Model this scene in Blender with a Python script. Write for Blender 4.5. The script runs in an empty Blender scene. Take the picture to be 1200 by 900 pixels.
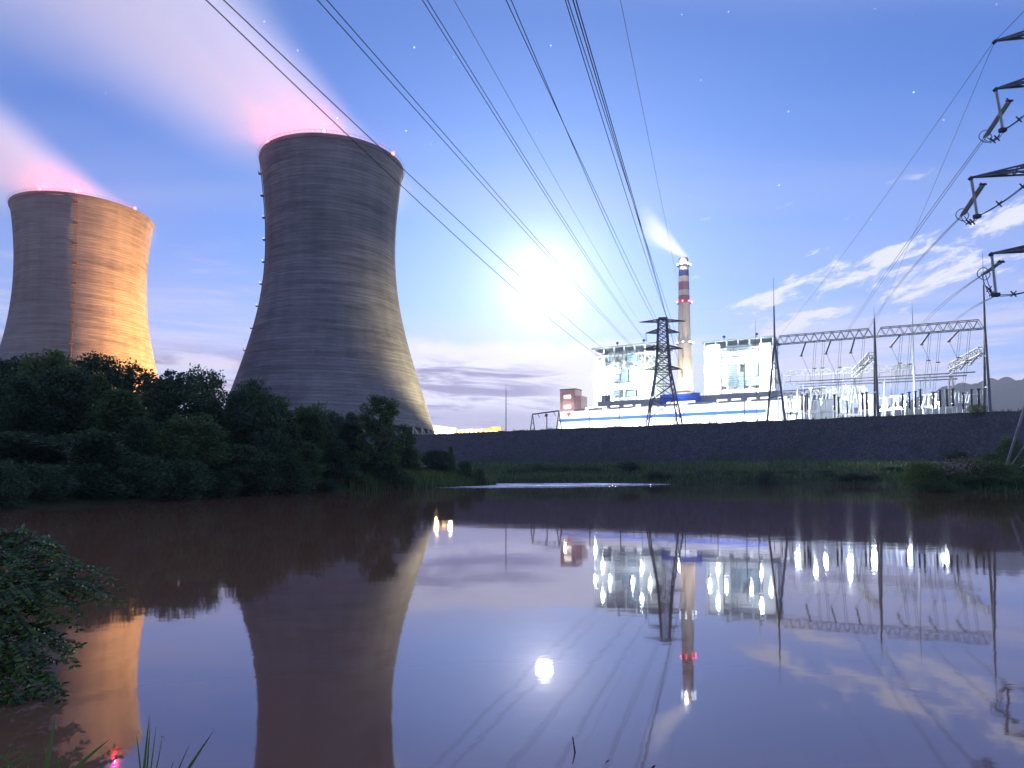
import bpy, math, random
import numpy as np
from mathutils import Vector, Matrix
rad = math.radians
S = bpy.context.scene
COL = S.collection

# ---------------------------------------------------------------- camera
CAM_H, PITCH, F, CY = 1.5, rad(2.5), 800.0, 522.0     # metres, tilt, focal length and optical axis in 1200x900 units
cd = bpy.data.cameras.new('camera'); cam = bpy.data.objects.new('camera', cd); COL.objects.link(cam)
cd.lens = 24; cd.sensor_width = 36; cd.shift_y = (CY - 450) / 1200
cd.clip_start = 0.05; cd.clip_end = 20000
cam.location = (0, 0, CAM_H); cam.rotation_euler = (rad(90) + PITCH, 0, 0)
S.camera = cam

def P(px, py, Y):
    """world point at depth Y seen at photo position px,py"""
    u = (px - 600) / F; v = (CY - py) / F
    d = (u, math.cos(PITCH) - v * math.sin(PITCH), math.sin(PITCH) + v * math.cos(PITCH))
    k = Y / d[1]
    return Vector((d[0] * k, Y, CAM_H + d[2] * k))
def PZ(px, py, z):
    u = (px - 600) / F; v = (CY - py) / F
    d = (u, math.cos(PITCH) - v * math.sin(PITCH), math.sin(PITCH) + v * math.cos(PITCH))
    k = (z - CAM_H) / d[2]
    return Vector((d[0] * k, d[1] * k, z))
def proj(p):
    X, Y, Z = p[0], p[1], p[2] - CAM_H
    d = Y * math.cos(PITCH) + Z * math.sin(PITCH); v = -Y * math.sin(PITCH) + Z * math.cos(PITCH)
    return 600 + F * X / d, CY - F * v / d

# ---------------------------------------------------------------- node helper
class V:
    """a scalar socket with operators that add Math nodes"""
    def __init__(s, t, sock): s.t = t; s.s = sock
    def _m(s, op, *a, clamp=False):
        n = s.t.nodes.new('ShaderNodeMath'); n.operation = op; n.use_clamp = clamp
        for i, x in enumerate((s,) + a):
            if isinstance(x, V): s.t.links.new(x.s, n.inputs[i])
            else: n.inputs[i].default_value = x
        return V(s.t, n.outputs[0])
    def __add__(s, o): return s._m('ADD', o)
    __radd__ = __add__
    def __sub__(s, o): return s._m('SUBTRACT', o)
    def __rsub__(s, o): return (s * -1) + o
    def __mul__(s, o): return s._m('MULTIPLY', o)
    __rmul__ = __mul__
    def __truediv__(s, o): return s._m('DIVIDE', o)
    def pow(s, o): return s._m('POWER', o)
    def exp(s): return s._m('EXPONENT')
    def sqrt(s): return s._m('SQRT')
    def abs(s): return s._m('ABSOLUTE')
    def clamp(s): return s._m('ADD', 0.0, clamp=True)
    def max(s, o): return s._m('MAXIMUM', o)
    def min(s, o): return s._m('MINIMUM', o)
    def sm(s, a, b):
        n = s.t.nodes.new('ShaderNodeMapRange'); n.interpolation_type = 'SMOOTHSTEP'
        s.t.links.new(s.s, n.inputs['Value'])
        n.inputs['From Min'].default_value = a; n.inputs['From Max'].default_value = b
        if a > b:
            n.inputs['From Min'].default_value = b; n.inputs['From Max'].default_value = a
            n.inputs['To Min'].default_value = 1; n.inputs['To Max'].default_value = 0
        return V(s.t, n.outputs[0])
def xyz(t, sock):
    n = t.nodes.new('ShaderNodeSeparateXYZ'); t.links.new(sock, n.inputs[0])
    return [V(t, n.outputs[i]) for i in range(3)]
def vec(t, x, y, z):
    n = t.nodes.new('ShaderNodeCombineXYZ')
    for i, a in enumerate((x, y, z)):
        if isinstance(a, V): t.links.new(a.s, n.inputs[i])
        else: n.inputs[i].default_value = a
    return n.outputs[0]
def noise(t, sock, scale, detail=4, rough=0.55, dist=0.0):
    n = t.nodes.new('ShaderNodeTexNoise'); t.links.new(sock, n.inputs['Vector'])
    n.inputs['Scale'].default_value = scale; n.inputs['Detail'].default_value = detail
    n.inputs['Roughness'].default_value = rough; n.inputs['Distortion'].default_value = dist
    return V(t, n.outputs['Fac'])
def cmix(t, fac, a, b, mode='MIX'):
    n = t.nodes.new('ShaderNodeMix'); n.data_type = 'RGBA'; n.blend_type = mode
    for sock, x in ((n.inputs[0], fac), (n.inputs[6], a), (n.inputs[7], b)):
        if isinstance(x, V): t.links.new(x.s, sock)
        elif isinstance(x, bpy.types.NodeSocket): t.links.new(x, sock)
        elif isinstance(x, (int, float)): sock.default_value = x
        else: sock.default_value = (*x, 1)
    return n.outputs[2]

# ---------------------------------------------------------------- sky, moon light, exposure
mv = P(637, 335, 1000) - Vector((0, 0, CAM_H)); MOON = mv.normalized()
MOON_EL = math.asin(MOON.z); MOON_AZ = math.atan2(MOON.x, MOON.y)
w = bpy.data.worlds.new('World'); S.world = w; w.use_nodes = True
t = w.node_tree; t.nodes.clear()
out = t.nodes.new('ShaderNodeOutputWorld'); bg = t.nodes.new('ShaderNodeBackground')
t.links.new(bg.outputs[0], out.inputs[0])
sky = t.nodes.new('ShaderNodeTexSky'); sky.sky_type = 'NISHITA'; sky.sun_disc = False
sky.sun_elevation = MOON_EL; sky.sun_rotation = MOON_AZ
sky.air_density = 1.0; sky.dust_density = 0.35; sky.ozone_density = 3.0
tc = t.nodes.new('ShaderNodeTexCoord'); D = tc.outputs['Generated']
dx, dy, dz = xyz(t, D)
hor = (dx * dx + dy * dy).sqrt()
el = dz._m('ARCSINE') * (180 / math.pi)
az = dx._m('ARCTAN2', dy) * (180 / math.pi)
dp = (dx * MOON.x + dy * MOON.y + dz * MOON.z).min(1.0).max(-1.0)
th = dp._m('ARCCOSINE') * (180 / math.pi)                     # degrees from the moon
base = cmix(t, 1.0, sky.outputs[0], (0.60, 0.96, 1.76), 'MULTIPLY')
lav = cmix(t, (1.0 - el / 26.0).max(0.0).pow(1.6) * 0.80, base, (6.2, 6.5, 9.9))   # pale lavender air low down
# thin high veil
pl = vec(t, dx / (dz.max(0.0) + 0.12), dy / (dz.max(0.0) + 0.12), 0.0)
mp = t.nodes.new('ShaderNodeMapping'); t.links.new(pl, mp.inputs[0])
mp.inputs['Rotation'].default_value = (0, 0, rad(38)); mp.inputs['Scale'].default_value = (0.35, 1.5, 1)
veil = noise(t, mp.outputs[0], 0.9, 3, 0.45, 0.2).sm(0.38, 0.68) * el.sm(6, 22) * 0.62
c1 = cmix(t, veil, lav, (5.4, 6.3, 10.2))
# broken streaky clouds to the right, climbing away from the chimney
up1 = el - (az - 16.0) * 0.20
cn = noise(t, vec(t, az * 0.19, up1 * 0.55, 3.1), 1.5, 10, 0.66, 0.3)
bandA = ((up1 - 12.9) / 1.15).pow(2.0)
bandA = (bandA * -1.0).exp() * az.sm(13, 19)
bandB = ((up1 - 10.3) / 1.05).pow(2.0)
bandB = (bandB * -1.0).exp() * az.sm(15, 22) * 0.95
right = ((cn - 0.615) + (bandA + bandB) * 0.20).sm(0.0, 0.14) * az.sm(11, 16) * el.sm(24, 17) * 0.9
c2 = cmix(t, right, c1, (10.2, 10.2, 11.6))
# long flat pinkish bars just above the horizon
hb = noise(t, vec(t, az * 0.045, el * 0.75, 0.7), 1.3, 6, 0.55, 0.2).sm(0.36, 0.62) * el.sm(0.5, 3.0) * el.sm(15, 8)
c3 = cmix(t, hb * 0.85, c2, (8.8, 8.3, 10.4))
# bright bank below the moon with violet streaks in it
top = 11.3 + (noise(t, vec(t, az * 0.16, 0.0, 4.0), 1.0, 4) - 0.5) * 3.0
bank = (top - el).sm(-0.25, 0.9) * az.sm(-11, -7) * az.sm(19, 9)
c4 = cmix(t, bank * 0.92, c3, (11.0, 10.6, 12.6))
vs = noise(t, vec(t, az * 0.085, el * 0.62 + az * 0.02, 8.3), 1.5, 7, 0.6, 0.4).sm(0.40, 0.62)
vs = vs * el.sm(10.4, 8.6) * az.sm(6.5, 0.5)
low = el.sm(6.6, 4.8) * az.sm(9, 0) * 0.7
c5 = cmix(t, vs.max(low) * 0.92, c4, (2.5, 2.1, 5.2))
# pale streaks low on the left
lf = noise(t, vec(t, az * 0.07, el * 0.55 - az * 0.05, 2.2), 1.5, 6, 0.6, 0.3).sm(0.50, 0.72) * az.sm(-16, -24) * el.sm(20, 12) * el.sm(1, 5)
c6 = cmix(t, lf * 0.6, c5, (7.6, 7.4, 9.4))
# moon glow in the thin cloud
g1 = th / -1.85
g2 = th / -9.0
glow = g1.exp() * 27.0 + g2.exp() * 2.2
gl = t.nodes.new('ShaderNodeVectorMath'); gl.operation = 'SCALE'
gl.inputs[0].default_value = (1.06, 0.98, 0.88); t.links.new(glow.s, gl.inputs['Scale'])
c7 = cmix(t, 1.0, c6, gl.outputs[0], 'ADD')
# stars
vo = t.nodes.new('ShaderNodeTexVoronoi'); vo.feature = 'F1'; t.links.new(D, vo.inputs['Vector']); vo.inputs['Scale'].default_value = 58
rr, rg, rb = xyz(t, vo.outputs['Color'])
st = V(t, vo.outputs['Distance']).sm(0.080, 0.03) * (rr.sm(0.30, 1.0).pow(3.0)) * el.sm(14, 22) * (1.0 - veil) * th.sm(9, 18)
sv = t.nodes.new('ShaderNodeVectorMath'); sv.operation = 'SCALE'
sv.inputs[0].default_value = (14, 15, 16); t.links.new(st.s, sv.inputs['Scale'])
c8 = cmix(t, 1.0, c7, sv.outputs[0], 'ADD')
t.links.new(c8, bg.inputs['Color']); bg.inputs['Strength'].default_value = 0.092

sl = bpy.data.lights.new('moonlight', 'SUN'); so = bpy.data.objects.new('moonlight', sl); COL.objects.link(so)
sl.energy = 3.0; sl.angle = rad(0.5); sl.color = (1.0, 0.95, 0.88)
so.rotation_euler = (-MOON).to_track_quat('-Z', 'Y').to_euler()

S.view_settings.view_transform = 'Standard'; S.view_settings.look = 'None'
S.view_settings.exposure = 0.0; S.view_settings.gamma = 1.0; S.view_settings.use_curve_mapping = False
S.render.engine = 'CYCLES'
S.cycles.max_bounces = 7; S.cycles.diffuse_bounces = 3; S.cycles.glossy_bounces = 3
S.cycles.transparent_max_bounces = 12; S.cycles.volume_bounces = 4
S.cycles.volume_step_rate = 1.6; S.cycles.volume_max_steps = 96
S.cycles.sample_clamp_indirect = 6.0

# ---------------------------------------------------------------- mesh helper
class MB:
    def __init__(s): s.v = []; s.f = []
    def add(s, vs, fs):
        o = len(s.v); s.v += [tuple(p) for p in vs]; s.f += [tuple(i + o for i in q) for q in fs]; return s
    def box(s, c, size, rz=0.0):
        x, y, z = (a / 2 for a in size); ca, sa = math.cos(rz), math.sin(rz)
        vs = []
        for k in (-z, z):
            for i, j in ((-x, -y), (x, -y), (x, y), (-x, y)):
                vs.append((c[0] + i * ca - j * sa, c[1] + i * sa + j * ca, c[2] + k))
        return s.add(vs, [(3, 2, 1, 0), (4, 5, 6, 7), (0, 1, 5, 4), (1, 2, 6, 5), (2, 3, 7, 6), (3, 0, 4, 7)])
    def bar(s, a, b, w, n=4, w2=None):
        a = Vector(a); b = Vector(b); d = (b - a)
        if d.length < 1e-6: return s
        d.normalize(); u = d.cross(Vector((0, 0, 1)) if abs(d.z) < 0.9 else Vector((1, 0, 0))).normalized(); q = d.cross(u)
        w2 = w if w2 is None else w2
        vs = []
        for p, r in ((a, w / 2), (b, w2 / 2)):
            for i in range(n):
                an = 2 * math.pi * (i + 0.5) / n
                vs.append(p + (u * math.cos(an) + q * math.sin(an)) * r * (1.414 if n == 4 else 1))
        fs = [(i, (i + 1) % n, n + (i + 1) % n, n + i) for i in range(n)] + [tuple(range(n - 1, -1, -1)), tuple(range(n, 2 * n))]
        return s.add(vs, fs)
    def tube(s, pts, rads, n=6, cap=True):
        pts = [Vector(p) for p in pts]
        if not isinstance(rads, (list, tuple)): rads = [rads] * len(pts)
        vs = []; u0 = None
        for i, p in enumerate(pts):
            d = (pts[min(i + 1, len(pts) - 1)] - pts[max(i - 1, 0)]).normalized()
            if u0 is None: u0 = d.cross(Vector((0, 0, 1)) if abs(d.z) < 0.9 else Vector((1, 0, 0))).normalized()
            u0 = (u0 - d * u0.dot(d)).normalized(); q = d.cross(u0)
            for k in range(n):
                an = 2 * math.pi * k / n
                vs.append(p + (u0 * math.cos(an) + q * math.sin(an)) * rads[i])
        fs = []
        for i in range(len(pts) - 1):
            for k in range(n):
                fs.append((i * n + k, i * n + (k + 1) % n, (i + 1) * n + (k + 1) % n, (i + 1) * n + k))
        if cap:
            fs += [tuple(range(n - 1, -1, -1)), tuple(range((len(pts) - 1) * n, len(pts) * n))]
        return s.add(vs, fs)
    def lathe(s, c, prof, n=24, cap=True):
        vs = []
        for r, z in prof:
            for k in range(n):
                an = 2 * math.pi * k / n; vs.append((c[0] + r * math.cos(an), c[1] + r * math.sin(an), c[2] + z))
        fs = []
        for i in range(len(prof) - 1):
            for k in range(n):
                fs.append((i * n + k, i * n + (k + 1) % n, (i + 1) * n + (k + 1) % n, (i + 1) * n + k))
        if cap: fs += [tuple(range(n - 1, -1, -1)), tuple(range((len(prof) - 1) * n, len(prof) * n))]
        return s.add(vs, fs)
    def build(s, name, mat, parent=None, smooth=False, loc=None):
        m = bpy.data.meshes.new(name); m.from_pydata(s.v, [], s.f); m.update()
        if mat: m.materials.append(mat)
        if smooth: m.polygons.foreach_set('use_smooth', [True] * len(m.polygons))
        o = bpy.data.objects.new(name, m); COL.objects.link(o)
        if parent:
            o.parent = parent
            # vertices were given in world space: undo the parent's place
            if loc is None:
                o.location = -Vector(parent.location) if parent.parent is None else (-Vector(parent.parent.location) - Vector(parent.location))
            else: o.location = loc
        elif loc is not None: o.location = loc
        return o
def tag(o, label=None, cat=None, group=None, kind=None):
    if label: o['label'] = label
    if cat: o['category'] = cat
    if group: o['group'] = group
    if kind: o['kind'] = kind
    return o
def thing(name, loc, label, cat, group=None):
    o = bpy.data.objects.new(name, None); COL.objects.link(o); o.location = loc; o.empty_display_size = 0.5
    return tag(o, label, cat, group)
def copy_tree(o, parent=None):
    c = o.copy(); COL.objects.link(c)
    if parent: c.parent = parent
    for ch in o.children: copy_tree(ch, c)
    return c
def lamp(kind, loc, energy, color, size=0.5, target=None, angle=90, blend=0.5):
    l = bpy.data.lights.new('lamp_light', kind); o = bpy.data.objects.new('lamp_light', l); COL.objects.link(o)
    l.energy = energy; l.color = color; l.shadow_soft_size = size; o.location = loc
    if kind == 'SPOT':
        l.spot_size = rad(angle); l.spot_blend = blend
        o.rotation_euler = (Vector(target) - Vector(loc)).to_track_quat('-Z', 'Y').to_euler()
    return o

# ---------------------------------------------------------------- materials
def mat(name, col, rough=0.7, metal=0.0, var=0.25, scale=1.0, spec=0.4, bump=0.0, emit=None, es=0.0):
    m = bpy.data.materials.new(name); m.use_nodes = True; t = m.node_tree; b = t.nodes['Principled BSDF']
    tc = t.nodes.new('ShaderNodeTexCoord')
    n = noise(t, tc.outputs['Object'], scale, 5, 0.6)
    lo = tuple(c * (1 - var) for c in col); hi = tuple(min(1, c * (1 + var)) for c in col)
    t.links.new(cmix(t, n.sm(0.3, 0.7), lo, hi), b.inputs['Base Color'])
    b.inputs['Roughness'].default_value = rough; b.inputs['Metallic'].default_value = metal
    b.inputs['Specular IOR Level'].default_value = spec
    if bump:
        bn = t.nodes.new('ShaderNodeBump'); bn.inputs['Strength'].default_value = bump; bn.inputs['Distance'].default_value = 0.3
        t.links.new(n.s, bn.inputs['Height']); t.links.new(bn.outputs[0], b.inputs['Normal'])
    if emit:
        b.inputs['Emission Color'].default_value = (*emit, 1); b.inputs['Emission Strength'].default_value = es
    return m
M = {}
M['steel_dark'] = mat('dark_steel', (0.06, 0.065, 0.08), 0.6, 0.3, scale=0.5)
M['steel'] = mat('galvanised_steel', (0.33, 0.34, 0.36), 0.55, 0.3, scale=0.6)
M['steel_mid'] = mat('weathered_steel', (0.16, 0.17, 0.19), 0.6, 0.3, scale=0.6)
M['white_steel'] = mat('white_painted_steel', (0.72, 0.73, 0.74), 0.5, 0, 0.08, 0.4)
M['cable'] = mat('cable_metal', (0.05, 0.055, 0.065), 0.6, 0.2)
M['porcelain'] = mat('brown_porcelain', (0.045, 0.035, 0.035), 0.25, 0, 0.2, 1.0)
M['glass_ins'] = mat('grey_green_insulator', (0.42, 0.47, 0.44), 0.35, 0, 0.15, 1.0)
M['concrete'] = mat('plain_concrete', (0.34, 0.33, 0.31), 0.85, 0, 0.2, 0.15)
M['white_clad'] = mat('white_cladding', (0.78, 0.79, 0.80), 0.5, 0, 0.06, 0.08)
M['grey_clad'] = mat('grey_cladding', (0.30, 0.35, 0.40), 0.5, 0, 0.12, 0.1)
M['louvre'] = mat('blue_grey_louvre', (0.13, 0.19, 0.27), 0.5, 0, 0.3, 0.2)
M['blue'] = mat('blue_paint', (0.015, 0.085, 0.50), 0.45, 0, 0.12, 0.1)
M['pink'] = mat('pinkish_render', (0.50, 0.33, 0.32), 0.85, 0, 0.1, 0.1)
M['roofdark'] = mat('dark_roofing', (0.05, 0.055, 0.08), 0.8)
M['tan'] = mat('ochre_cladding', (0.55, 0.42, 0.25), 0.8, 0, 0.15, 0.1)
M['bark'] = mat('bark', (0.055, 0.045, 0.035), 0.9, 0, 0.4, 3.0, bump=0.4)
M['red_emblem'] = mat('red_emblem_paint', (0.45, 0.04, 0.03), 0.5)
M['letter'] = mat('dark_lettering', (0.03, 0.04, 0.10), 0.5)
def emis(name, col, s):
    m = bpy.data.materials.new(name); m.use_nodes = True; t = m.node_tree; t.nodes.clear()
    o = t.nodes.new('ShaderNodeOutputMaterial'); e = t.nodes.new('ShaderNodeEmission')
    e.inputs[0].default_value = (*col, 1); e.inputs[1].default_value = s; t.links.new(e.outputs[0], o.inputs[0]); return m
M['lamp_white'] = emis('lamp_white', (0.92, 1.0, 0.95), 14)
M['lamp_warm'] = emis('lamp_warm', (1.0, 0.62, 0.25), 14)
M['lamp_red'] = emis('lamp_red', (1.0, 0.06, 0.08), 22)
M['window_lit'] = emis('lit_window', (0.95, 0.98, 1.0), 2.6)
M['window_warm'] = emis('lit_warm_window', (1.0, 0.86, 0.72), 3.0)
M['moon'] = emis('moon_surface', (1.0, 0.97, 0.93), 12)

def shell_mat():
    m = bpy.data.materials.new('ringed_concrete'); m.use_nodes = True; t = m.node_tree; b = t.nodes['Principled BSDF']
    tc = t.nodes.new('ShaderNodeTexCoord'); x, y, z = xyz(t, tc.outputs['Object'])
    an = x._m('ARCTAN2', y)
    rings = noise(t, vec(t, x * 0.028, y * 0.028, z * 0.40), 1.0, 6, 0.80)
    lifts = ((z * (2 * math.pi / 1.7))._m('SINE') * 0.5 + 0.5).pow(4.0)
    st = noise(t, vec(t, x * 0.9, y * 0.9, z * 0.018), 0.16, 5, 0.6)
    bl = noise(t, tc.outputs['Object'], 0.022, 5, 0.55, 0.6)
    f = (rings - 0.5) * 1.7 + (st - 0.5) * 0.5 + (bl - 0.5) * 0.9 + 0.5
    c = cmix(t, f.sm(0.05, 0.95), (0.068, 0.065, 0.072), (0.280, 0.266, 0.262))
    c = cmix(t, lifts * 0.55, c, (0.12, 0.115, 0.11))
    t.links.new(c, b.inputs['Base Color']); b.inputs['Roughness'].default_value = 0.9; b.inputs['Specular IOR Level'].default_value = 0.15
    bn = t.nodes.new('ShaderNodeBump'); bn.inputs['Strength'].default_value = 0.5; bn.inputs['Distance'].default_value = 0.25
    t.links.new((rings - lifts * 0.5).s, bn.inputs['Height']); t.links.new(bn.outputs[0], b.inputs['Normal'])
    return m
M['shell'] = shell_mat()

def leaf_mat(name, a, b_, gloss=0.45, transl=0.25):
    m = bpy.data.materials.new(name); m.use_nodes = True; t = m.node_tree; t.nodes.clear()
    o = t.nodes.new('ShaderNodeOutputMaterial'); p = t.nodes.new('ShaderNodeBsdfPrincipled'); tr = t.nodes.new('ShaderNodeBsdfTranslucent')
    mx = t.nodes.new('ShaderNodeMixShader'); mx.inputs[0].default_value = transl
    tc = t.nodes.new('ShaderNodeTexCoord'); ge = t.nodes.new('ShaderNodeNewGeometry')
    n = noise(t, tc.outputs['Object'], 0.9, 4, 0.7)
    f = n * 0.45 + V(t, ge.outputs['Random Per Island']) * 0.65
    c = cmix(t, f.sm(0.25, 0.85), a, b_)
    t.links.new(c, p.inputs['Base Color']); t.links.new(c, tr.inputs[0])
    p.inputs['Roughness'].default_value = gloss; p.inputs['Specular IOR Level'].default_value = 0.35 if gloss > .22 else 0.6
    t.links.new(p.outputs[0], mx.inputs[1]); t.links.new(tr.outputs[0], mx.inputs[2]); t.links.new(mx.outputs[0], o.inputs[0]); return m
M['leaf_dark'] = leaf_mat('dark_leaves', (0.026, 0.058, 0.028), (0.068, 0.130, 0.050), 0.5, 0.4)
M['leaf_mid'] = leaf_mat('green_leaves', (0.045, 0.095, 0.030), (0.120, 0.200, 0.055), 0.5, 0.45)
M['leaf_pale'] = leaf_mat('pale_green_leaves', (0.08, 0.14, 0.04), (0.19, 0.26, 0.075), 0.5, 0.6)
M['leaf_shine'] = leaf_mat('glossy_leaves', (0.030, 0.095, 0.020), (0.160, 0.260, 0.055), 0.2, 0.4)
M['leaf_young'] = leaf_mat('young_leaves', (0.07, 0.13, 0.03), (0.22, 0.28, 0.07), 0.22, 0.5)
M['blade'] = leaf_mat('grass_blades', (0.07, 0.15, 0.035), (0.17, 0.28, 0.07), 0.35, 0.45)
M['flower'] = leaf_mat('pinkish_seed_heads', (0.30, 0.20, 0.18), (0.48, 0.36, 0.34), 0.7, 0.3)

def ground_mat():
    m = bpy.data.materials.new('grassy_earth'); m.use_nodes = True; t = m.node_tree; b = t.nodes['Principled BSDF']
    tc = t.nodes.new('ShaderNodeTexCoord')
    n1 = noise(t, tc.outputs['Object'], 0.09, 6, 0.65); n2 = noise(t, tc.outputs['Object'], 1.7, 5, 0.7)
    c = cmix(t, n1.sm(0.35, 0.65), (0.035, 0.060, 0.030), (0.070, 0.105, 0.040))
    c = cmix(t, n2.sm(0.5, 0.8) * 0.6, c, (0.07, 0.055, 0.04))
    t.links.new(c, b.inputs['Base Color']); b.inputs['Roughness'].default_value = 0.95; b.inputs['Specular IOR Level'].default_value = 0.1
    bn = t.nodes.new('ShaderNodeBump'); bn.inputs['Strength'].default_value = 0.8; bn.inputs['Distance'].default_value = 0.5
    t.links.new(n2.s, bn.inputs['Height']); t.links.new(bn.outputs[0], b.inputs['Normal']); return m
M['ground'] = ground_mat()
def stone_mat():
    m = bpy.data.materials.new('dark_stone_pitching'); m.use_nodes = True; t = m.node_tree; b = t.nodes['Principled BSDF']
    tc = t.nodes.new('ShaderNodeTexCoord')
    vo = t.nodes.new('ShaderNodeTexVoronoi'); vo.inputs['Scale'].default_value = 1.9; t.links.new(tc.outputs['Object'], vo.inputs['Vector'])
    r, g, bb = xyz(t, vo.outputs['Color']); d = V(t, vo.outputs['Distance'])
    n1 = noise(t, tc.outputs['Object'], 0.05, 6, 0.65); n2 = noise(t, tc.outputs['Object'], 0.5, 5, 0.7)
    c = cmix(t, r, (0.070, 0.072, 0.084), (0.125, 0.123, 0.134))
    ox, oy, oz = xyz(t, tc.outputs['Object']); sv_ = noise(t, vec(t, ox, oy, oz * 0.12), 0.35, 5, 0.7)
    c = cmix(t, sv_.sm(0.48, 0.72) * 0.6, c, (0.035, 0.036, 0.042))
    c = cmix(t, d.sm(0.35, 0.65) * 0.6, c, (0.05, 0.05, 0.055))
    x, y, z = xyz(t, tc.outputs['Object'])
    moss = (n1 * 0.8 + n2 * 0.5 - z * 0.03).sm(0.30, 0.62)
    c = cmix(t, moss * 0.75, c, (0.040, 0.062, 0.036))
    t.links.new(c, b.inputs['Base Color']); b.inputs['Roughness'].default_value = 0.9; b.inputs['Specular IOR Level'].default_value = 0.15
    bn = t.nodes.new('ShaderNodeBump'); bn.inputs['Strength'].default_value = 1.0; bn.inputs['Distance'].default_value = 0.25
    t.links.new((d * -1.0).s, bn.inputs['Height']); t.links.new(bn.outputs[0], b.inputs['Normal']); return m
M['stone'] = stone_mat()

def water_mat():
    m = bpy.data.materials.new('muddy_pond_water'); m.use_nodes = True; t = m.node_tree; t.nodes.clear()
    o = t.nodes.new('ShaderNodeOutputMaterial'); df = t.nodes.new('ShaderNodeBsdfDiffuse'); gl = t.nodes.new('ShaderNodeBsdfGlossy')
    mx = t.nodes.new('ShaderNodeMixShader'); fr = t.nodes.new('ShaderNodeFresnel'); fr.inputs['IOR'].default_value = 2.3
    tc = t.nodes.new('ShaderNodeTexCoord'); x, y, z = xyz(t, tc.outputs['Object'])
    n0 = noise(t, tc.outputs['Object'], 0.05, 4, 0.5)
    t.links.new(cmix(t, n0.sm(0.3, 0.7), (0.23, 0.115, 0.062), (0.30, 0.150, 0.078)), df.inputs[0])
    # a shallow riffle off the reed spit ruffles the surface
    rx = ((x - 4.0 - (y - 105.0) * 0.40) / 17.0).pow(2.0); ry = ((y - 108.0) / 26.0).pow(2.0)
    rn = noise(t, vec(t, x * 0.10, y * 0.45, 0.0), 1.0, 4, 0.6)
    rif = ((rx + ry) * -1.0).exp() * rn.sm(0.38, 0.58)
    rif = rif.sm(0.22, 0.5)
    w1 = noise(t, vec(t, x * 0.5, y * 0.9, 0.0), 0.9, 3, 0.5)
    w2 = noise(t, vec(t, x * 2.0, y * 3.5, 0.0), 1.2, 3, 0.6)
    h = w1 * 0.0022 + w2 * 0.0005 + rif * w2 * 0.45
    bn = t.nodes.new('ShaderNodeBump'); bn.inputs['Strength'].default_value = 1.0; bn.inputs['Distance'].default_value = 1.0
    t.links.new(h.s, bn.inputs['Height'])
    t.links.new(bn.outputs[0], gl.inputs['Normal'])
    t.links.new((rif * 0.25 + 0.035).s, gl.inputs['Roughness'])
    gl.inputs['Color'].default_value = (0.84, 0.85, 1.0, 1)
    t.links.new(fr.outputs[0], mx.inputs[0]); t.links.new(df.outputs[0], mx.inputs[1]); t.links.new(gl.outputs[0], mx.inputs[2])
    t.links.new(mx.outputs[0], o.inputs[0]); return m
M['water'] = water_mat()

# ================================================================ terrain
POND = [(-3.3,4.3),(-4.2,5.6),(-9,9),(-24,20),(-26,25),(-22.0,30),(-20.6,40),(-19.8,52),(-16.8,66),(-11.5,76),(-8.0,87),(-4.9,98),(-2.4,107),(-6,118),(-10,128),
        (0,133.5),(20,133),(45,124),(60,114),(56,100),(46,80),(38,66),(37.5,61.5),(42,59),(52,58),(72,52),(75,30),(50,6),(20,1.6),(4,1.3),(0.6,2.0),(-1.4,2.6),(-2.5,3.5)]
WALL = [(-700,470),(-160,300),(-42,278),(129,173),(175,148),(600,110)]      # crest line of the retaining wall
TOPZ = 17.5
def seg_dist(px, py, a, b):
    ax, ay = a; bx, by = b; ux, uy = bx - ax, by - ay
    k = np.clip(((px - ax) * ux + (py - ay) * uy) / (ux * ux + uy * uy), 0, 1)
    return np.hypot(px - ax - k * ux, py - ay - k * uy)
def pond_sd(px, py):
    d = np.full(px.shape, 1e9); ins = np.zeros(px.shape, bool)
    n = len(POND)
    for i in range(n):
        a, b = POND[i], POND[(i + 1) % n]
        d = np.minimum(d, seg_dist(px, py, a, b))
        c = ((a[1] > py) != (b[1] > py)) & (px < (b[0] - a[0]) * (py - a[1]) / (b[1] - a[1] + 1e-12) + a[0])
        ins ^= c
    return np.where(ins, -d, d)
def wall_sd(px, py):
    """positive behind the crest line"""
    d = np.full(px.shape, 1e9); sg = np.zeros(px.shape)
    for a, b in zip(WALL[:-1], WALL[1:]):
        q = seg_dist(px, py, a, b); near = q < d
        s = (b[0] - a[0]) * (py - a[1]) - (b[1] - a[1]) * (px - a[0])
        sg = np.where(near, np.sign(s), sg); d = np.minimum(d, q)
    return d * np.where(sg == 0, 1, sg)
def sst(x, a, b):
    k = np.clip((x - a) / (b - a), 0, 1); return k * k * (3 - 2 * k)
def height(px, py):
    px = np.asarray(px, float); py = np.asarray(py, float)
    sd = pond_sd(px, py); ws = wall_sd(px, py)
    wob = 0.25 * np.sin(px * 0.31 + 1.3 * np.sin(py * 0.17)) + 0.2 * np.sin(py * 0.43 + px * 0.11)
    h = 0.85 * sst(sd, -0.2, 3.0) + np.minimum(3.9, 0.085 * np.maximum(0, sd - 2)) + wob * 0.5 * sst(sd, 1, 10)
    # the left bank climbs into a wooded rise
    h = h + 3.0 * sst(sd, 10, 45) * sst(-px, 18, 40) * sst(py, 10, 40)
    nearb = (1 - sst(py, 8, 20)) * (1 - sst(np.abs(px), 25, 45))
    h = np.where(sd > 0, h * (1 - 0.70 * nearb), h)
    h = np.where(sd < 0, np.maximum(-1.4, sd * 0.5), h)
    k = sst(ws, 1.0, 9.0)
    h = h * (1 - k) + (TOPZ - 0.06) * k
    return h
def H(x, y): return float(height(np.array([x]), np.array([y]))[0])

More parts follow.
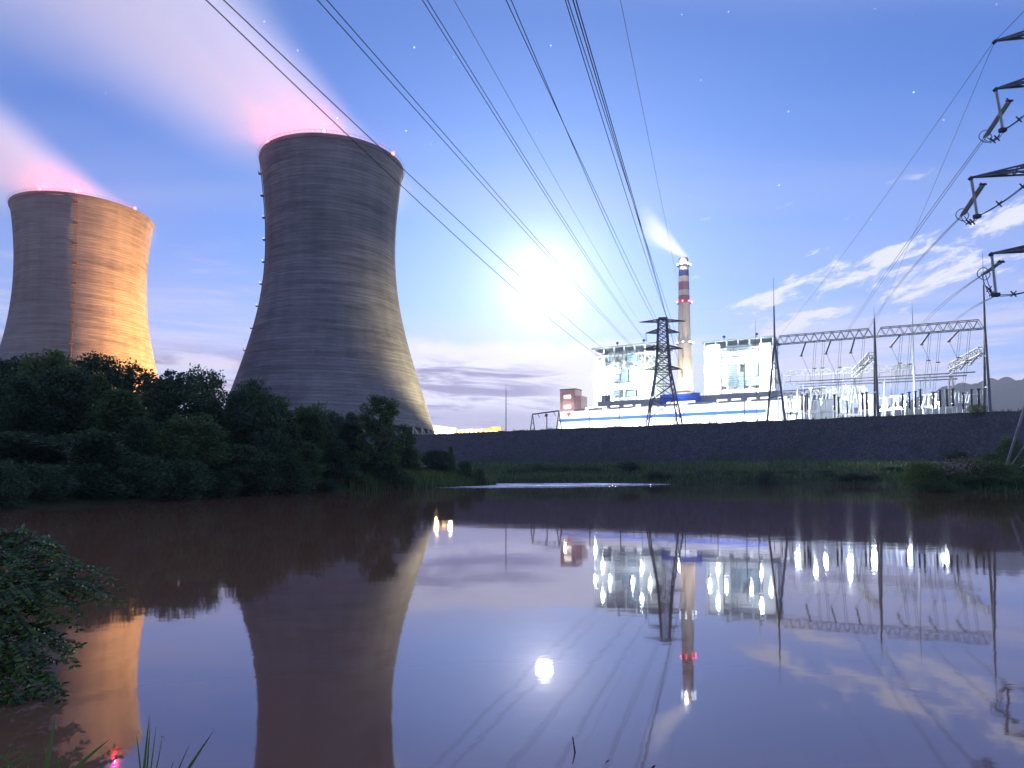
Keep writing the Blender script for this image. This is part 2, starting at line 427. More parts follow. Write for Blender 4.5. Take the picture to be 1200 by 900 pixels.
def axis(lo, hi, fine0, fine1, step, grow=1.13, smax=160):
    a = list(np.arange(fine0, fine1 + 1e-6, step)); s = step
    while a[-1] < hi: s = min(s * grow, smax); a.append(a[-1] + s)
    b = [a[0]]; s = step
    while b[-1] > lo: s = min(s * grow, smax); b.append(b[-1] - s)
    return np.array(b[:0:-1] + a)
gx = axis(-3000, 3000, -45, 100, 1.4); gy = axis(-120, 3400, 0, 140, 1.4)
GX, GY = np.meshgrid(gx, gy); GZ = height(GX, GY)
nv = GX.size; me = bpy.data.meshes.new('ground')
idx = np.arange(nv).reshape(GX.shape)
quads = np.stack([idx[:-1, :-1], idx[:-1, 1:], idx[1:, 1:], idx[1:, :-1]], -1).reshape(-1, 4)
me.from_pydata(np.stack([GX, GY, GZ], -1).reshape(-1, 3).tolist(), [], quads.tolist()); me.materials.append(M['ground'])
me.polygons.foreach_set('use_smooth', [True] * len(me.polygons))
ground = bpy.data.objects.new('ground', me); COL.objects.link(ground); tag(ground, kind='structure')

pw = MB()
ring = [(x * 1.0, y) for x, y in POND]
pw.add([(-34, -3, 0), (84, -3, 0), (84, 142, 0), (-34, 142, 0)], [(0, 1, 2, 3)])
tag(pw.build('water', M['water']), kind='structure')

# dark stone retaining wall with a grassy crest
def offs(line, d):
    res = []
    for i, p in enumerate(line):
        a = Vector(line[max(i - 1, 0)]); b = Vector(line[min(i + 1, len(line) - 1)]); u = (b - a).normalized()
        res.append((p[0] + u.y * d, p[1] - u.x * d))            # d > 0: towards the pond
    return res
def dense(line, step):
    r = []
    for a, b in zip(line[:-1], line[1:]):
        n = max(1, int(math.hypot(b[0] - a[0], b[1] - a[1]) / step))
        r += [(a[0] + (b[0] - a[0]) * i / n, a[1] + (b[1] - a[1]) * i / n) for i in range(n)]
    return r + [line[-1]]
wl = dense(WALL, 4.0); foot = offs(wl, 9.0); back = offs(wl, -15.0)
rw = MB(); vs = []; fs = []; NR = 9
rng = random.Random(5)
for i, (a, b) in enumerate(zip(foot, wl)):
    for k in range(NR):
        q = k / (NR - 1); j = rng.uniform(-0.22, 0.22) if 0 < k < NR - 1 else 0
        z0 = H(a[0], a[1]) - 0.8
        vs.append((a[0] + (b[0] - a[0]) * q + j, a[1] + (b[1] - a[1]) * q + j, z0 + (TOPZ - z0) * q + j * 0.5 + (rng.uniform(-0.12, 0.12) if k == NR - 1 else 0)))
for i in range(len(wl) - 1):
    for k in range(NR - 1):
        fs.append((i * NR + k, (i + 1) * NR + k, (i + 1) * NR + k + 1, i * NR + k + 1))
rw.add(vs, fs)
wall = rw.build('retaining_wall', M['stone']); tag(wall, 'long dark stone retaining wall holding up the plant terrace beyond the pond', 'retaining wall')
cr = MB(); vs = []; fs = []
for i, (b, c) in enumerate(zip(wl, back)):
    f = vs_top = rng.uniform(-0.1, 0.25)
    vs += [(b[0], b[1], TOPZ - 0.05), (b[0] * .97 + c[0] * .03, b[1] * .97 + c[1] * .03, TOPZ + 0.35 + f), (c[0], c[1], TOPZ + 0.02)]
for i in range(len(wl) - 1):
    for k in range(2): fs.append((i * 3 + k, (i + 1) * 3 + k, (i + 1) * 3 + k + 1, i * 3 + k + 1))
cr.add(vs, fs); cr.build('crest', M['ground'], wall)
# rough grass and weeds along the crest: one mass nobody could count
gm = MB(); rng = random.Random(8)
for i in range(2600):
    k = rng.random() * (len(wl) - 1); j = int(k); q = k - j
    x = wl[j][0] * (1 - q) + wl[j + 1][0] * q; y = wl[j][1] * (1 - q) + wl[j + 1][1] * q
    if not (-130 < x < 180): continue
    o = rng.uniform(-0.6, 2.5); x += rng.uniform(-.4, .4); y += o
    if math.sin(x * .21) + math.sin(x * .083 + 2) + rng.uniform(-1, 1) < -0.4: continue
    hh = rng.uniform(0.25, 0.95) * (1.5 if rng.random() < .07 else 1)
    for b in range(3):
        a = rng.uniform(0, 6.28); c, s = math.cos(a) * .22, math.sin(a) * .22
        gm.add([(x - c, y - s, TOPZ + .1), (x + c, y + s, TOPZ + .1), (x + c * 2 + rng.uniform(-.2, .2), y + s * 2, TOPZ + .2 + hh)], [(0, 1, 2)])
tag(gm.build('grass', M['leaf_mid']), 'rough weeds growing along the top of the retaining wall', 'grass', kind='stuff')

# far wooded hills
def hill(name, x0, x1, y, hfun, n=70, depth=700, m=None):
    b = MB(); vs = []; fs = []; K = 9
    for i in range(n + 1):
        x = x0 + (x1 - x0) * i / n
        for k in range(K):
            q = k / (K - 1); z = hfun(x) * math.sin(q * math.pi / 2) ** 0.9
            vs.append((x * (1 + q * depth / y * .4), y + q * depth * 0.45, TOPZ - 3 + z * (1 + .05 * math.sin(x * .05 + k * 2))))
    for i in range(n):
        for k in range(K - 1): fs.append((i * K + k, (i + 1) * K + k, (i + 1) * K + k + 1, i * K + k + 1))
    b.add(vs, fs); o = b.build(name, m, smooth=True); tag(o, kind='structure'); return o
M['hill'] = mat('wooded_hillside', (0.022, 0.032, 0.034), 0.95, 0, 0.4, 0.02)
hl = random.Random(3); ph = [hl.uniform(0, 6) for _ in range(6)]
def hf(x):
    px = 600 + 800 * x / 1900
    e = np.interp(px, [940, 980, 1010, 1035, 1060, 1085, 1120, 1150, 1200, 1300, 1500], [140, 160, 178, 196, 196, 216, 244, 262, 272, 285, 220])
    return float(e) + 2.2 * math.sin(x * .021 + ph[0]) + 1.5 * math.sin(x * .057 + ph[1]) + 0.8 * math.sin(x * .13 + ph[2])
hill('hill', 720, 2100, 1900, hf, 160, 260, m=M['hill'])
def hf2(x): return 16 + 9 * math.sin(x * .004 + 1) + 5 * math.sin(x * .011) + 2 * math.sin(x * .043)
hill('hill', -2600, 900, 2600, hf2, 160, m=M['hill'])

# ================================================================ cooling towers
M['rim'] = mat('stained_rim_concrete', (0.13, 0.125, 0.125), 0.9, 0, 0.3, 0.1)
def tower(name, X, Y, ztop, rs, label, beacons, seedang, stair_ang, stair_front):
    t = thing(name, (X, Y, 0), label, 'cooling tower', 'concrete cooling towers of the plant')
    zl = 25.5; co = np.polyfit(np.linspace(0, 1, len(rs)), rs, 4)
    R = lambda z: float(np.polyval(co, (z - zl) / (ztop - zl)))
    n = 160; m = MB(); prof = [(R(zl + (ztop - zl) * i / 60), zl + (ztop - zl) * i / 60) for i in range(61)]
    inner = [(r - 1.0, z) for r, z in prof][::-1]
    m.lathe((0, 0, 0), prof + inner + [prof[0]], n, cap=False)
    m.build('shell', M['shell'], t, True, (0, 0, 0))
    b = MB(); b.lathe((0, 0, 0), [(R(ztop) - 1.2, ztop - 1.6), (R(ztop) + .5, ztop - 1.4), (R(ztop) + .7, ztop - .2), (R(ztop) + .7, ztop + .5), (R(ztop) - 1.2, ztop + .5), (R(ztop) - 1.2, ztop - 1.6)], n, cap=False)
    rim = b.build('rim', M['rim'], t, False, (0, 0, 0))
    b = MB(); rr = R(ztop) + 1.2                                    # hand rail round the rim walkway
    for k in range(90):
        a = 2 * math.pi * k / 90; a2 = 2 * math.pi * (k + 1) / 90
        p = Vector((rr * math.cos(a), rr * math.sin(a), ztop + .5)); q = Vector((rr * math.cos(a2), rr * math.sin(a2), ztop + .5))
        b.bar(p, p + Vector((0, 0, 1.2)), .1); b.bar(p + Vector((0, 0, 1.2)), q + Vector((0, 0, 1.2)), .1)
    b.build('railing', M['steel_mid'], rim, False, (0, 0, 0))
    r0, rb = R(zl) - .4, R(zl) + 3.2
    base = None
    for k in range(44):                                             # raking columns under the shell
        a0 = 2 * math.pi * k / 44; a1 = a0 + math.pi / 44
        b = MB()
        for s in (-1, 1):
            b.bar((r0 * math.cos(a0 + s * math.pi / 44), r0 * math.sin(a0 + s * math.pi / 44), zl + .3), (rb * math.cos(a0), rb * math.sin(a0), TOPZ - .2), 1.0, 6)
        b.build('column', M['concrete'], t, False, (0, 0, 0))
    b = MB(); b.lathe((0, 0, 0), [(rb + 1.5, TOPZ - 1), (rb + 1.5, TOPZ + 1.2), (rb + .9, TOPZ + 1.2), (rb + .9, TOPZ - 1)], 96, cap=False)
    b.build('basin', M['concrete'], t, False, (0, 0, 0))
    b = MB(); b.lathe((0, 0, 0), [(R(zl) - 7, TOPZ - 1), (R(zl) - 7, zl + 2)], 64, cap=False)
    b.build('packing', M['steel_dark'], t, False, (0, 0, 0))
    # ladder line with cages and resting platforms
    ca, sa = math.cos(stair_ang), math.sin(stair_ang); tx, ty = -sa, ca
    b = MB(); zz = np.linspace(TOPZ, ztop + 1, 60)
    for s in (-.55, .55):
        b.tube([((R(max(z, zl)) + .75) * ca + tx * s, (R(max(z, zl)) + .75) * sa + ty * s, z) for z in zz], .17, 5)
    for z in np.arange(TOPZ + 2, ztop, 1.6):
        r = R(max(z, zl)) + .75
        b.bar((r * ca - tx * .55, r * sa - ty * .55, z), (r * ca + tx * .55, r * sa + ty * .55, z), .13)
    b.build('ladder', M['rust'] if stair_front else M['steel_dark'], t, False, (0, 0, 0))
    for i in range(9):
        z = ztop - 6 - i * 12.5 * (ztop - zl) / 150
        r = R(z) + .9; b = MB()
        b.box((r * ca, r * sa, z), (2.6, 2.6, .25), stair_ang); b.box((r * ca + ca * 1.2, r * sa + sa * 1.2, z + .8), (.12, 2.6, 1.3), stair_ang)
        b.build('platform', M['rust'] if stair_front else M['steel_dark'], t, False, (0, 0, 0))
    for a in beacons:
        b = MB(); rr = R(ztop); x, y = rr * math.cos(a), rr * math.sin(a)
        b.lathe((x, y, ztop + .5), [(.25, 0), (.25, .9), (.75, .9), (.8, 1.5), (.5, 2.1), (.15, 2.3)], 12)
        bo = b.build('beacon', M['lamp_red'], t, True, (0, 0, 0))
        l = lamp('POINT', (x * .88, y * .88, ztop + 5.0), 38000, (1.0, 0.01, 0.04), 0.12); l.parent = t
    return t, R
M['rust'] = mat('rusty_steel', (0.12, 0.065, 0.04), 0.8, 0, 0.4, 0.5)
def ang_to(X, Y): return math.atan2(-Y, -X)                        # direction from a tower to the camera
T1 = (-97.9, 366.7); T2 = (-295.9, 465.3)
a1, a2 = ang_to(*T1), ang_to(*T2)
t1, R1 = tower('cooling_tower', *T1, 169.4, [55.6, 44.55, 36.0, 34.1, 37.5], 'tall grey concrete cooling tower in blue shade, the larger of the two in view', [a1 - 1.05, a1 - .12, a1 + .95], 0, a1 - 1.66, False)
t2, R2 = tower('cooling_tower', *T2, 180.2, [65, 49.8, 41.3, 38.9, 42.1], 'cooling tower lit orange on one side with a rusty ladder line up its front', [a2 - .62, a2 - .12, a2 + .75], 1, a2 - .12, True)

# ================================================================ steam and smoke
def plume_mat(name, z_up, z_lo, zl0, rt0, rt1, dens, L, s0, col, aniso=0.55):
    m = bpy.data.materials.new(name); m.use_nodes = True; t = m.node_tree; t.nodes.clear()
    o = t.nodes.new('ShaderNodeOutputMaterial'); pv = t.nodes.new('ShaderNodeVolumePrincipled'); t.links.new(pv.outputs[0], o.inputs['Volume'])
    tc = t.nodes.new('ShaderNodeTexCoord'); x, y, z = xyz(t, tc.outputs['Object'])
    sp = x + s0; spc = sp.max(0.0)
    zc = spc * ((z_up + z_lo) / 2) + zl0 / 2; rz = spc * ((z_up - z_lo) / 2) - zl0 / 2
    rt = spc * rt1 + rt0
    d = (((z - zc) / rz).pow(2.0) + (y.abs() / rt).pow(2.0)).sqrt()
    k = 60.0 / (rt0 * 2)
    n = noise(t, vec(t, x * 0.006 * k, y * 0.035 * k, (z - x * z_up * .5) * 0.035 * k), 1.0, 4, 0.55)
    f = (d + (n - 0.5) * 0.75).sm(1.0, 0.15) * sp.sm(-1.0, rt0 * 0.25) * (sp / L).sm(1.0, 0.2) * ((n - 0.2) * 1.6).max(0.1)
    t.links.new((f * dens).s, pv.inputs['Density'])
    pv.inputs['Color'].default_value = (*col, 1); pv.inputs['Anisotropy'].default_value = aniso
    return m
def plume(name, C, wind, label, cat, group, R, z_up, z_lo, zl0, rt1, dens, L, col):
    s0 = R * 1.0; b = MB(); n = 20; vs = []; fs = []; K = 14
    xs = [-s0 - 1 + (L + 1) * i / (K - 1) for i in range(K)]
    for x in xs:
        sp = max(0.0, x + s0); zc = sp * (z_up + z_lo) / 2 + zl0 / 2; rz = (sp * (z_up - z_lo) / 2 - zl0 / 2) * 1.38 + .5; rt = (sp * rt1 + R) * 1.38
        for k in range(n):
            a = 2 * math.pi * k / n; vs.append((x, rt * math.cos(a), zc + rz * math.sin(a)))
    for i in range(K - 1):
        for k in range(n): fs.append((i * n + k, i * n + (k + 1) % n, (i + 1) * n + (k + 1) % n, (i + 1) * n + k))
    fs += [tuple(range(n - 1, -1, -1)), tuple(range((K - 1) * n, K * n))]
    b.add(vs, fs)
    o = b.build(name, plume_mat(name + '_vapour', z_up, z_lo, zl0, R, rt1, dens, L, s0, col), None, False, C)
    o.rotation_euler = (0, 0, math.atan2(wind[1], wind[0]))
    return tag(o, label, cat, group, 'stuff')
WIND = (-0.67, -0.74)
plume('steam_plume', (*T1, 169.0), WIND, 'pale pink steam streaming from the top of the larger shaded cooling tower', 'steam', 'steam plumes of the cooling towers', 37, 0.80, 0.10, -26, 0.09, 0.055, 370, (1.0, 0.965, 0.98))
plume('steam_plume', (*T2, 180.0), WIND, 'pale pink steam drifting from the top of the orange lit cooling tower', 'steam', 'steam plumes of the cooling towers', 41, 0.72, 0.10, -22, 0.07, 0.055, 370, (1.0, 0.965, 0.98))
CH = P(801, 303, 709)
plume('smoke_plume', tuple(CH), (-0.95, -0.3), 'short wisp of pinkish smoke leaving the striped chimney', 'smoke', None, 6.5, 1.15, 0.22, -2, 0.22, 0.17, 62, (1.0, 0.96, 0.94))

# ================================================================ moon
mo = MB(); mc = Vector((0, 0, CAM_H)) + MOON * 6000; mr = 74; pr = [(max(.01, mr * math.sin(math.pi * i / 16)), -mr * math.cos(math.pi * i / 16)) for i in range(17)]
mo.lathe((0, 0, 0), pr, 32); o = mo.build('moon', M['moon'], None, True, tuple(mc)); tag(o, 'bright full moon glaring through thin cloud', 'moon')

# ================================================================ chimney
cb = P(801, 303, 709); CX, CYY = cb.x, 709.0
zc_ = lambda y: P(801, y, 709).z
t = thing('chimney', (CX, CYY, 0), 'tall tapering chimney with dark red and blue bands near its top', 'chimney')
yr = [(303, 4.9), (355, 5.9), (403, 6.6), (440, 7.5), (475, 9.0)]
def cr_(y): return float(np.interp(y, [a for a, _ in yr], [b for _, b in yr]))
bands = [(303, 312, 'cap'), (312, 317, 'cream'), (317, 324.5, 'navy'), (324.5, 331, 'cream'), (331, 340.5, 'band'), (340.5, 347, 'cream'), (347, 356, 'band'), (356, 404, 'cream'), (404, 475, 'cream'), (475, 530, 'cream')]
M['cream'] = mat('cream_chimney_paint', (0.62, 0.55, 0.45), 0.8, 0, 0.1, 0.06)
M['navy'] = mat('navy_chimney_paint', (0.03, 0.04, 0.20), 0.7, 0, 0.15, 0.1)
M['band'] = mat('dark_red_chimney_paint', (0.34, 0.13, 0.14), 0.7, 0, 0.15, 0.1)
M['cap'] = mat('bare_chimney_concrete', (0.42, 0.34, 0.32), 0.7, 0, 0.15, 0.2)
for ya, yb, mm in bands:
    b = MB(); za, zb = zc_(ya), max(zc_(yb), TOPZ - 1)
    b.lathe((CX, CYY, 0), [(cr_(min(yb, 475)) + (1.5 if yb > 475 else 0), zb), (cr_(ya), za)], 40, cap=(ya == 303))
    b.build({'cap': 'cap', 'cream': 'shaft', 'navy': 'blue_band', 'band': 'red_band'}[mm], M[mm], t, True)
for i, y in enumerate((312, 356, 403.5, 461)):
    z = zc_(y); r = cr_(y); b = MB()
    b.lathe((CX, CYY, z), [(r - .3, 0), (r + 1.6, 0), (r + 1.6, .35), (r - .3, .35)], 32, cap=False)
    for k in range(20):
        a = k * math.pi / 10; p = Vector((CX + (r + 1.5) * math.cos(a), CYY + (r + 1.5) * math.sin(a), z + .3)); q = Vector((CX + (r + 1.5) * math.cos(a + math.pi / 10), CYY + (r + 1.5) * math.sin(a + math.pi / 10), z + .3))
        b.bar(p, p + Vector((0, 0, 1.1)), .12); b.bar(p + Vector((0, 0, 1.1)), q + Vector((0, 0, 1.1)), .12)
    b.build('platform', M['steel_mid'], t)
    if i < 3:
        for k in range(4):
            a = -math.pi / 2 + (k - 1.5) * 0.85; x, y_ = CX + (r + 2) * math.cos(a), CYY + (r + 2) * math.sin(a)
            b = MB(); b.lathe((x, y_, z + .4), [(.2, 0), (.2, .5), (.75, .6), (.75, 1.3), (.2, 1.7)], 10)
            b.build('beacon', M['lamp_red'] if i == 1 else M['lamp_white'], t, True)
b = MB()
for z in np.arange(TOPZ, zc_(305), 1.5):
    y = np.interp(z, [zc_(475), zc_(303)], [475, 303]); r = cr_(y) + .3; a = -math.pi / 2 - .5
    b.box((CX + r * math.cos(a), CYY + r * math.sin(a), z), (.9, .25, .18))
b.build('ladder', M['steel_dark'], t)
l = lamp('POINT', (CX - 4, CYY - 9, zc_(308)), 22000, (1.0, .93, .86), 1.0); l.parent = t; l.location = Vector(l.location) - Vector(t.location)
for k, (dx_, dy_) in enumerate(((-26, -30), (24, -34))):
    l = lamp('SPOT', (CX + dx_, CYY + dy_, 60), 520000, (1.0, .86, .66), 1.0, (CX, CYY, 165), 75, .7); l.parent = t; l.location = Vector(l.location) - Vector(t.location)

# ================================================================ power house group
def frame(p0, deg):
    e = Vector((math.cos(rad(deg)), math.sin(rad(deg)), 0)); n = Vector((e.y, -e.x, 0))     # n points to the pond
    o = Vector((p0[0], p0[1], 0))
    return lambda s, d, z: o + e * s + n * d + Vector((0, 0, z)), rad(deg)
def s_for(fr, px):
    lo, hi = -400.0, 600.0
    for _ in range(60):
        md = (lo + hi) / 2
        q = fr(md, 0, 60)
        if q.y <= 1 or proj(q)[0] > px: hi = md
        else: lo = md
    return lo
def z_for(fr, s, py, d=0):
    q = fr(s, d, 0); return P(600, py, q.y).z
def slab(b, fr, s0, s1, d0, d1, z0, z1, rz):
    c = fr((s0 + s1) / 2, (d0 + d1) / 2, (z0 + z1) / 2); b.box(c, (abs(s1 - s0), abs(d1 - d0), abs(z1 - z0)), rz); return b

def boiler(p0, deg, px1, zt, label, spec, fans):
    fr, rz = frame(p0, deg); W = s_for(fr, px1); DP = 42.0
    t = thing('boiler_house', (p0[0], p0[1], 0), label, 'boiler house', 'open framed boiler houses')
    b = MB()
    slab(b, fr, 3, W - 3, -DP + 6, -12, TOPZ, zt - 12, rz); b.build('furnace', M['white_clad'], t)
    n = 7
    for i in range(n):
        s = W * i / (n - 1)
        for d in (0, -DP / 2, -DP):
            b = MB(); slab(b, fr, s - .55, s + .55, d - .55, d + .55, TOPZ, zt - 1.2, rz)
            b.build('frame_column', M['white_steel'], t)
    levels = [TOPZ + 13 * k for k in range(1, 8) if TOPZ + 13 * k < zt - 5]
    for z in levels:
        b = MB(); slab(b, fr, -1, W + 1, -DP - 1, 1, z - .25, z + .25, rz)
        db = b.build('floor_deck', M['white_steel'], t)
        b = MB()
        for k in range(int(W / 2.5)):
            s = k * 2.5; b.bar(fr(s, 1.05, z + .25), fr(s, 1.05, z + 1.4), .12)
        for zz in (.8, 1.4): b.bar(fr(-1, 1.05, z + zz), fr(W + 1, 1.05, z + zz), .12)
        b.build('railing', M['steel_mid'], db)
    b = MB()
    for i in range(n - 1):
        if i in (0, n - 2):
            for z0, z1 in zip([TOPZ] + levels, levels):
                b.bar(fr(W * i / (n - 1), .1, z0), fr(W * (i + 1) / (n - 1), .1, z1), .45); b.bar(fr(W * (i + 1) / (n - 1), .1, z0), fr(W * i / (n - 1), .1, z1), .45)
    b.build('bracing', M['white_steel'], t)
    b = MB(); slab(b, fr, -2, W + 2, -DP - 2, 2, zt - 1.1, zt, rz); rf = b.build('roof', M['grey_clad'], t)
    for s in fans:
        b = MB(); c = fr(W * s, -16, zt); b.lathe(c, [(.25, 0), (.25, 5.0), (1.1, 5.2), (1.3, 6.0), (1.0, 6.8), (.2, 7.1)], 12); b.build('roof_fan', M['steel_dark'], rf, True)
    # cladding panels, louvres: (kind, px0, px1, py0, py1)
    for kind, x0, x1, y0, y1 in spec:
        s0, s1 = s_for(fr, x0), s_for(fr, x1); z0, z1 = z_for(fr, (s0 + s1) / 2, y1), z_for(fr, (s0 + s1) / 2, y0)
        z0 = max(z0, TOPZ)
        b = MB()
        if kind == 'clad':
            slab(b, fr, s0, s1, .62, .95, z0, z1, rz); b.build('cladding_panel', M['white_clad'], t)
        elif kind == 'louvre':
            slab(b, fr, s0, s1, .66, .9, z0, z1, rz); lo = b.build('louvre_panel', M['louvre'], t)
            b = MB(); k = max(2, int((z1 - z0) / 1.8))
            for j in range(k):
                z = z0 + (z1 - z0) * (j + .5) / k; slab(b, fr, s0 + .2, s1 - .2, .9, 1.25, z - .28, z + .28, rz)
            b.build('louvre_blade', M['grey_clad'], lo)
        elif kind == 'pipes':
            k = max(3, int((s1 - s0) / 1.5)); r = random.Random(int(x0))
            for j in range(k):
                s = s0 + (s1 - s0) * (j + .5) / k; zz = z0 + (z1 - z0) * r.uniform(0, .55)
                b.bar(fr(s, .9, zz), fr(s, .9, z1), r.uniform(.35, .95), 6)
            b.build('pipework', M['louvre'], t)
    # stair tower up the front
    b = MB(); sx = W * .36
    for i, z in enumerate(np.arange(TOPZ + 1, zt - 6, 3.2)):
        s0, s1 = (sx, sx + 4.2) if i % 2 else (sx + 4.2, sx)
        b.bar(fr(s0, 2.2, z), fr(s1, 2.2, z + 3.2), .35)
    for s in (sx - .3, sx + 4.5): b.bar(fr(s, 2.2, TOPZ), fr(s, 2.2, zt - 6), .4)
    b.build('stair', M['steel_mid'], t)
    k = 0
    for z in [TOPZ + 8 + 13 * j for j in range(1, 8) if TOPZ + 8 + 13 * j < zt - 3]:
        for q in ((.06, .30, .66, .93) if k % 2 == 0 else (.18, .80)):
            c = fr(W * q, 3.0, z)
            b = MB(); b.lathe(c, [(.1, -.8), (.75, -.5), (.85, 0), (.6, .5), (.1, .6)], 10); b.build('lamp', M['lamp_white'], t, True)
            l = lamp('POINT', fr(W * q, 8.0, z + .4), 17000, (0.88, 1.0, 0.92), 1.0); l.parent = t; l.location = Vector(l.location) - Vector(t.location)
        k += 1
    return t, fr, W
boiler((74.6, 615), -30, 769, 116.5, 'floodlit white boiler house left of the chimney, partly behind the dark lattice tower',
       [('pipes', 713, 751, 411, 426), ('louvre', 737, 747, 416, 425), ('clad', 700, 713, 430, 470), ('louvre', 728.5, 736.5, 431, 448), ('louvre', 738, 747, 428, 448), ('louvre', 719.5, 727.5, 439, 448),
        ('clad', 713.5, 719, 428, 470), ('clad', 748, 767, 431, 472), ('clad', 719.5, 747.5, 449, 456.5), ('louvre', 719.5, 727, 458, 464), ('louvre', 735, 745, 458, 464), ('clad', 719.5, 728, 430, 438)], (.28, .72))
boiler((166, 584), -26, 907, 116.5, 'floodlit white boiler house right of the chimney, behind the tall mast of the switchyard',
       [('clad', 829, 845, 404, 470), ('louvre', 852, 882, 404, 410), ('clad', 847, 888, 411, 417), ('clad', 847, 853, 420, 452), ('louvre', 854, 865, 428, 454), ('louvre', 874, 889, 425, 452), ('louvre', 866, 873, 436, 455),
        ('clad', 891, 905, 402, 470), ('clad', 854, 890, 418, 425), ('clad', 847, 890, 456, 470)], (.25, .74))

# turbine hall: the long white front with a blue stripe
HALL0 = (36, 520); fh, hz = frame(HALL0, -32)
t = thing('turbine_hall', (36, 520, 0), 'long low white turbine hall with a blue stripe behind the retaining wall', 'turbine hall')
L_ = s_for(fh, 948); ZT = 49.6
b = MB(); slab(b, fh, 0, L_, -24, 0, TOPZ - .5, ZT, hz); b.build('wall', M['white_clad'], t)
b = MB(); slab(b, fh, .3, L_ - 26, 0, .12, 41.9, 44.2, hz); b.build('stripe', M['blue'], t)
b = MB(); slab(b, fh, -.5, L_ + .5, -25, .5, ZT, ZT + .9, hz); rf = b.build('roof', M['grey_clad'], t)
for x0, x1 in ((673, 685), (691, 706), (714, 742), (770, 795), (806, 835), (842, 872), (880, 915)):
    b = MB(); s0, s1 = s_for(fh, x0), s_for(fh, x1); slab(b, fh, s0, s1, .05, .55, ZT + .05, ZT + 1.5, hz); b.build('gutter', M['roofdark'], rf)
# grey heater bay along the back with lit windows and a blue unit
b = MB(); slab(b, fh, s_for(fh, 684), L_ + 6, -40, -24.2, TOPZ, 58.5, hz); bay = b.build('heater_bay', M['grey_clad'], t)
fb, _ = frame(tuple(fh(0, -24.2, 0))[:2], -32)
def bayrect(name, m, x0, x1, z0, z1, d=.15, par=None):
    b = MB(); slab(b, fb, s_for(fb, x0), s_for(fb, x1), 0, d, z0, z1, hz); return b.build(name, m, par or bay)
for x0, x1 in ((686, 696), (700.5, 711), (715.5, 725.5), (731, 741), (745, 751), (840, 852), (857, 868), (876, 886), (891, 901), (912, 922), (930, 939)):
    bayrect('window', M['window_lit'], x0, x1, 51.4, 54.8)
u = bayrect('blue_unit', M['blue'], 775, 821, 50.2, 60.5, 3.0, t)
b = MB(); slab(b, fb, s_for(fb, 783), s_for(fb, 816), 3.0, 3.12, 52.0, 54.8, hz); b.build('window', M['window_lit'], u)
ru = MB(); c = fh(s_for(fh, 690.5), -30, 58.5)
for k in (-2.2, 0, 2.2): ru.lathe((c.x + k, c.y - k * .6, c.z), [(1.2, 0), (1.2, 5.2), (.4, 6.0)], 12)
ru.tube([c + Vector((-4.2, 2.6, 0)), c + Vector((-4.2, 2.6, 7)), c + Vector((-2, 1, 7.6)), c + Vector((-1, 0, 6))], .3, 6)
ru.tube([c + Vector((5, -3, 0)), c + Vector((5, -3, 7.4)), c + Vector((2.4, -1.4, 7.4)), c + Vector((2.0, -1.2, 5))], .3, 6); ru.build('roof_vessel', M['louvre'], t)
l = lamp('POINT', fb(s_for(fb, 798), 9, 63), 5000, (.95, 1.0, 1.0), .8); l.parent = t; l.location = Vector(l.location) - Vector(t.location)  # added light with no fixture, brightens the blue unit
# small doors, ducts and stains along the foot of the front
r = random.Random(4)
for x in (661, 667, 681, 694, 700, 705, 712, 719, 735, 748, 790, 815, 830, 850, 870, 890):
    s = s_for(fh, x); h0 = r.uniform(35.0, 37); hh = r.uniform(1.2, 3.4); ww = r.uniform(.5, 2.2); b = MB()
    slab(b, fh, s, s + ww, 0, .3, h0, h0 + hh, hz); b.build('vent', M['louvre'], t)
for x in (682.5, 687.5, 692.5, 723, 748, 812, 832): 
    s = s_for(fh, x); b = MB(); slab(b, fh, s, s + .6, 0, .5, TOPZ, 40.5, hz); b.build('downpipe', M['grey_clad'], t)
# red emblem and the row of dark characters
b = MB(); s = s_for(fh, 664.6); z = 46.6
for (a0, z0), (a1, z1) in (((0, 1.7), (1.5, .9)), ((0, 1.7), (2.9, 1.6)), ((1.4, 1.2), (1.5, -2.0)), ((2.6, 1.3), (1.2, -.2)), ((.4, 1.0), (1.4, -.6))):
    b.bar(fh(s + a0, .2, z + z0), fh(s + a1, .2, z + z1), .62)
b.build('emblem', M['red_emblem'], t)
def lettering(txt, px0, px1, zmid, h):
    cu = bpy.data.curves.new('lettering', 'FONT'); cu.body = txt; cu.size = 1; cu.extrude = 0.02; cu.align_x = 'LEFT'; cu.align_y = 'CENTER'
    o = bpy.data.objects.new('lettering', cu); COL.objects.link(o); o.parent = t
    bpy.context.view_layer.update()
    s0, s1 = s_for(fh, px0), s_for(fh, px1); wdt = max(o.dimensions.x, .1)
    c = fh(s0, .16, zmid); o.location = c - Vector(t.location); o.rotation_euler = (rad(90), 0, hz)
    k = (s1 - s0) / wdt; o.scale = (k, h, 1); cu.materials.append(M['letter'])
    dg = bpy.context.evaluated_depsgraph_get(); me = bpy.data.meshes.new_from_object(o.evaluated_get(dg))
    n = bpy.data.objects.new('lettering', me); n.parent = t; n.location = o.location; n.rotation_euler = o.rotation_euler; n.scale = o.scale
    bpy.data.objects.remove(o); COL.objects.link(n); n.name = 'lettering'
    return n
lettering('国电电力', 668, 680, 46.6, 2.6)
lf_ = thing('lamp_rack', tuple(fh(10, 14, TOPZ)), 'floodlights on low posts along the front of the turbine hall', 'floodlights')
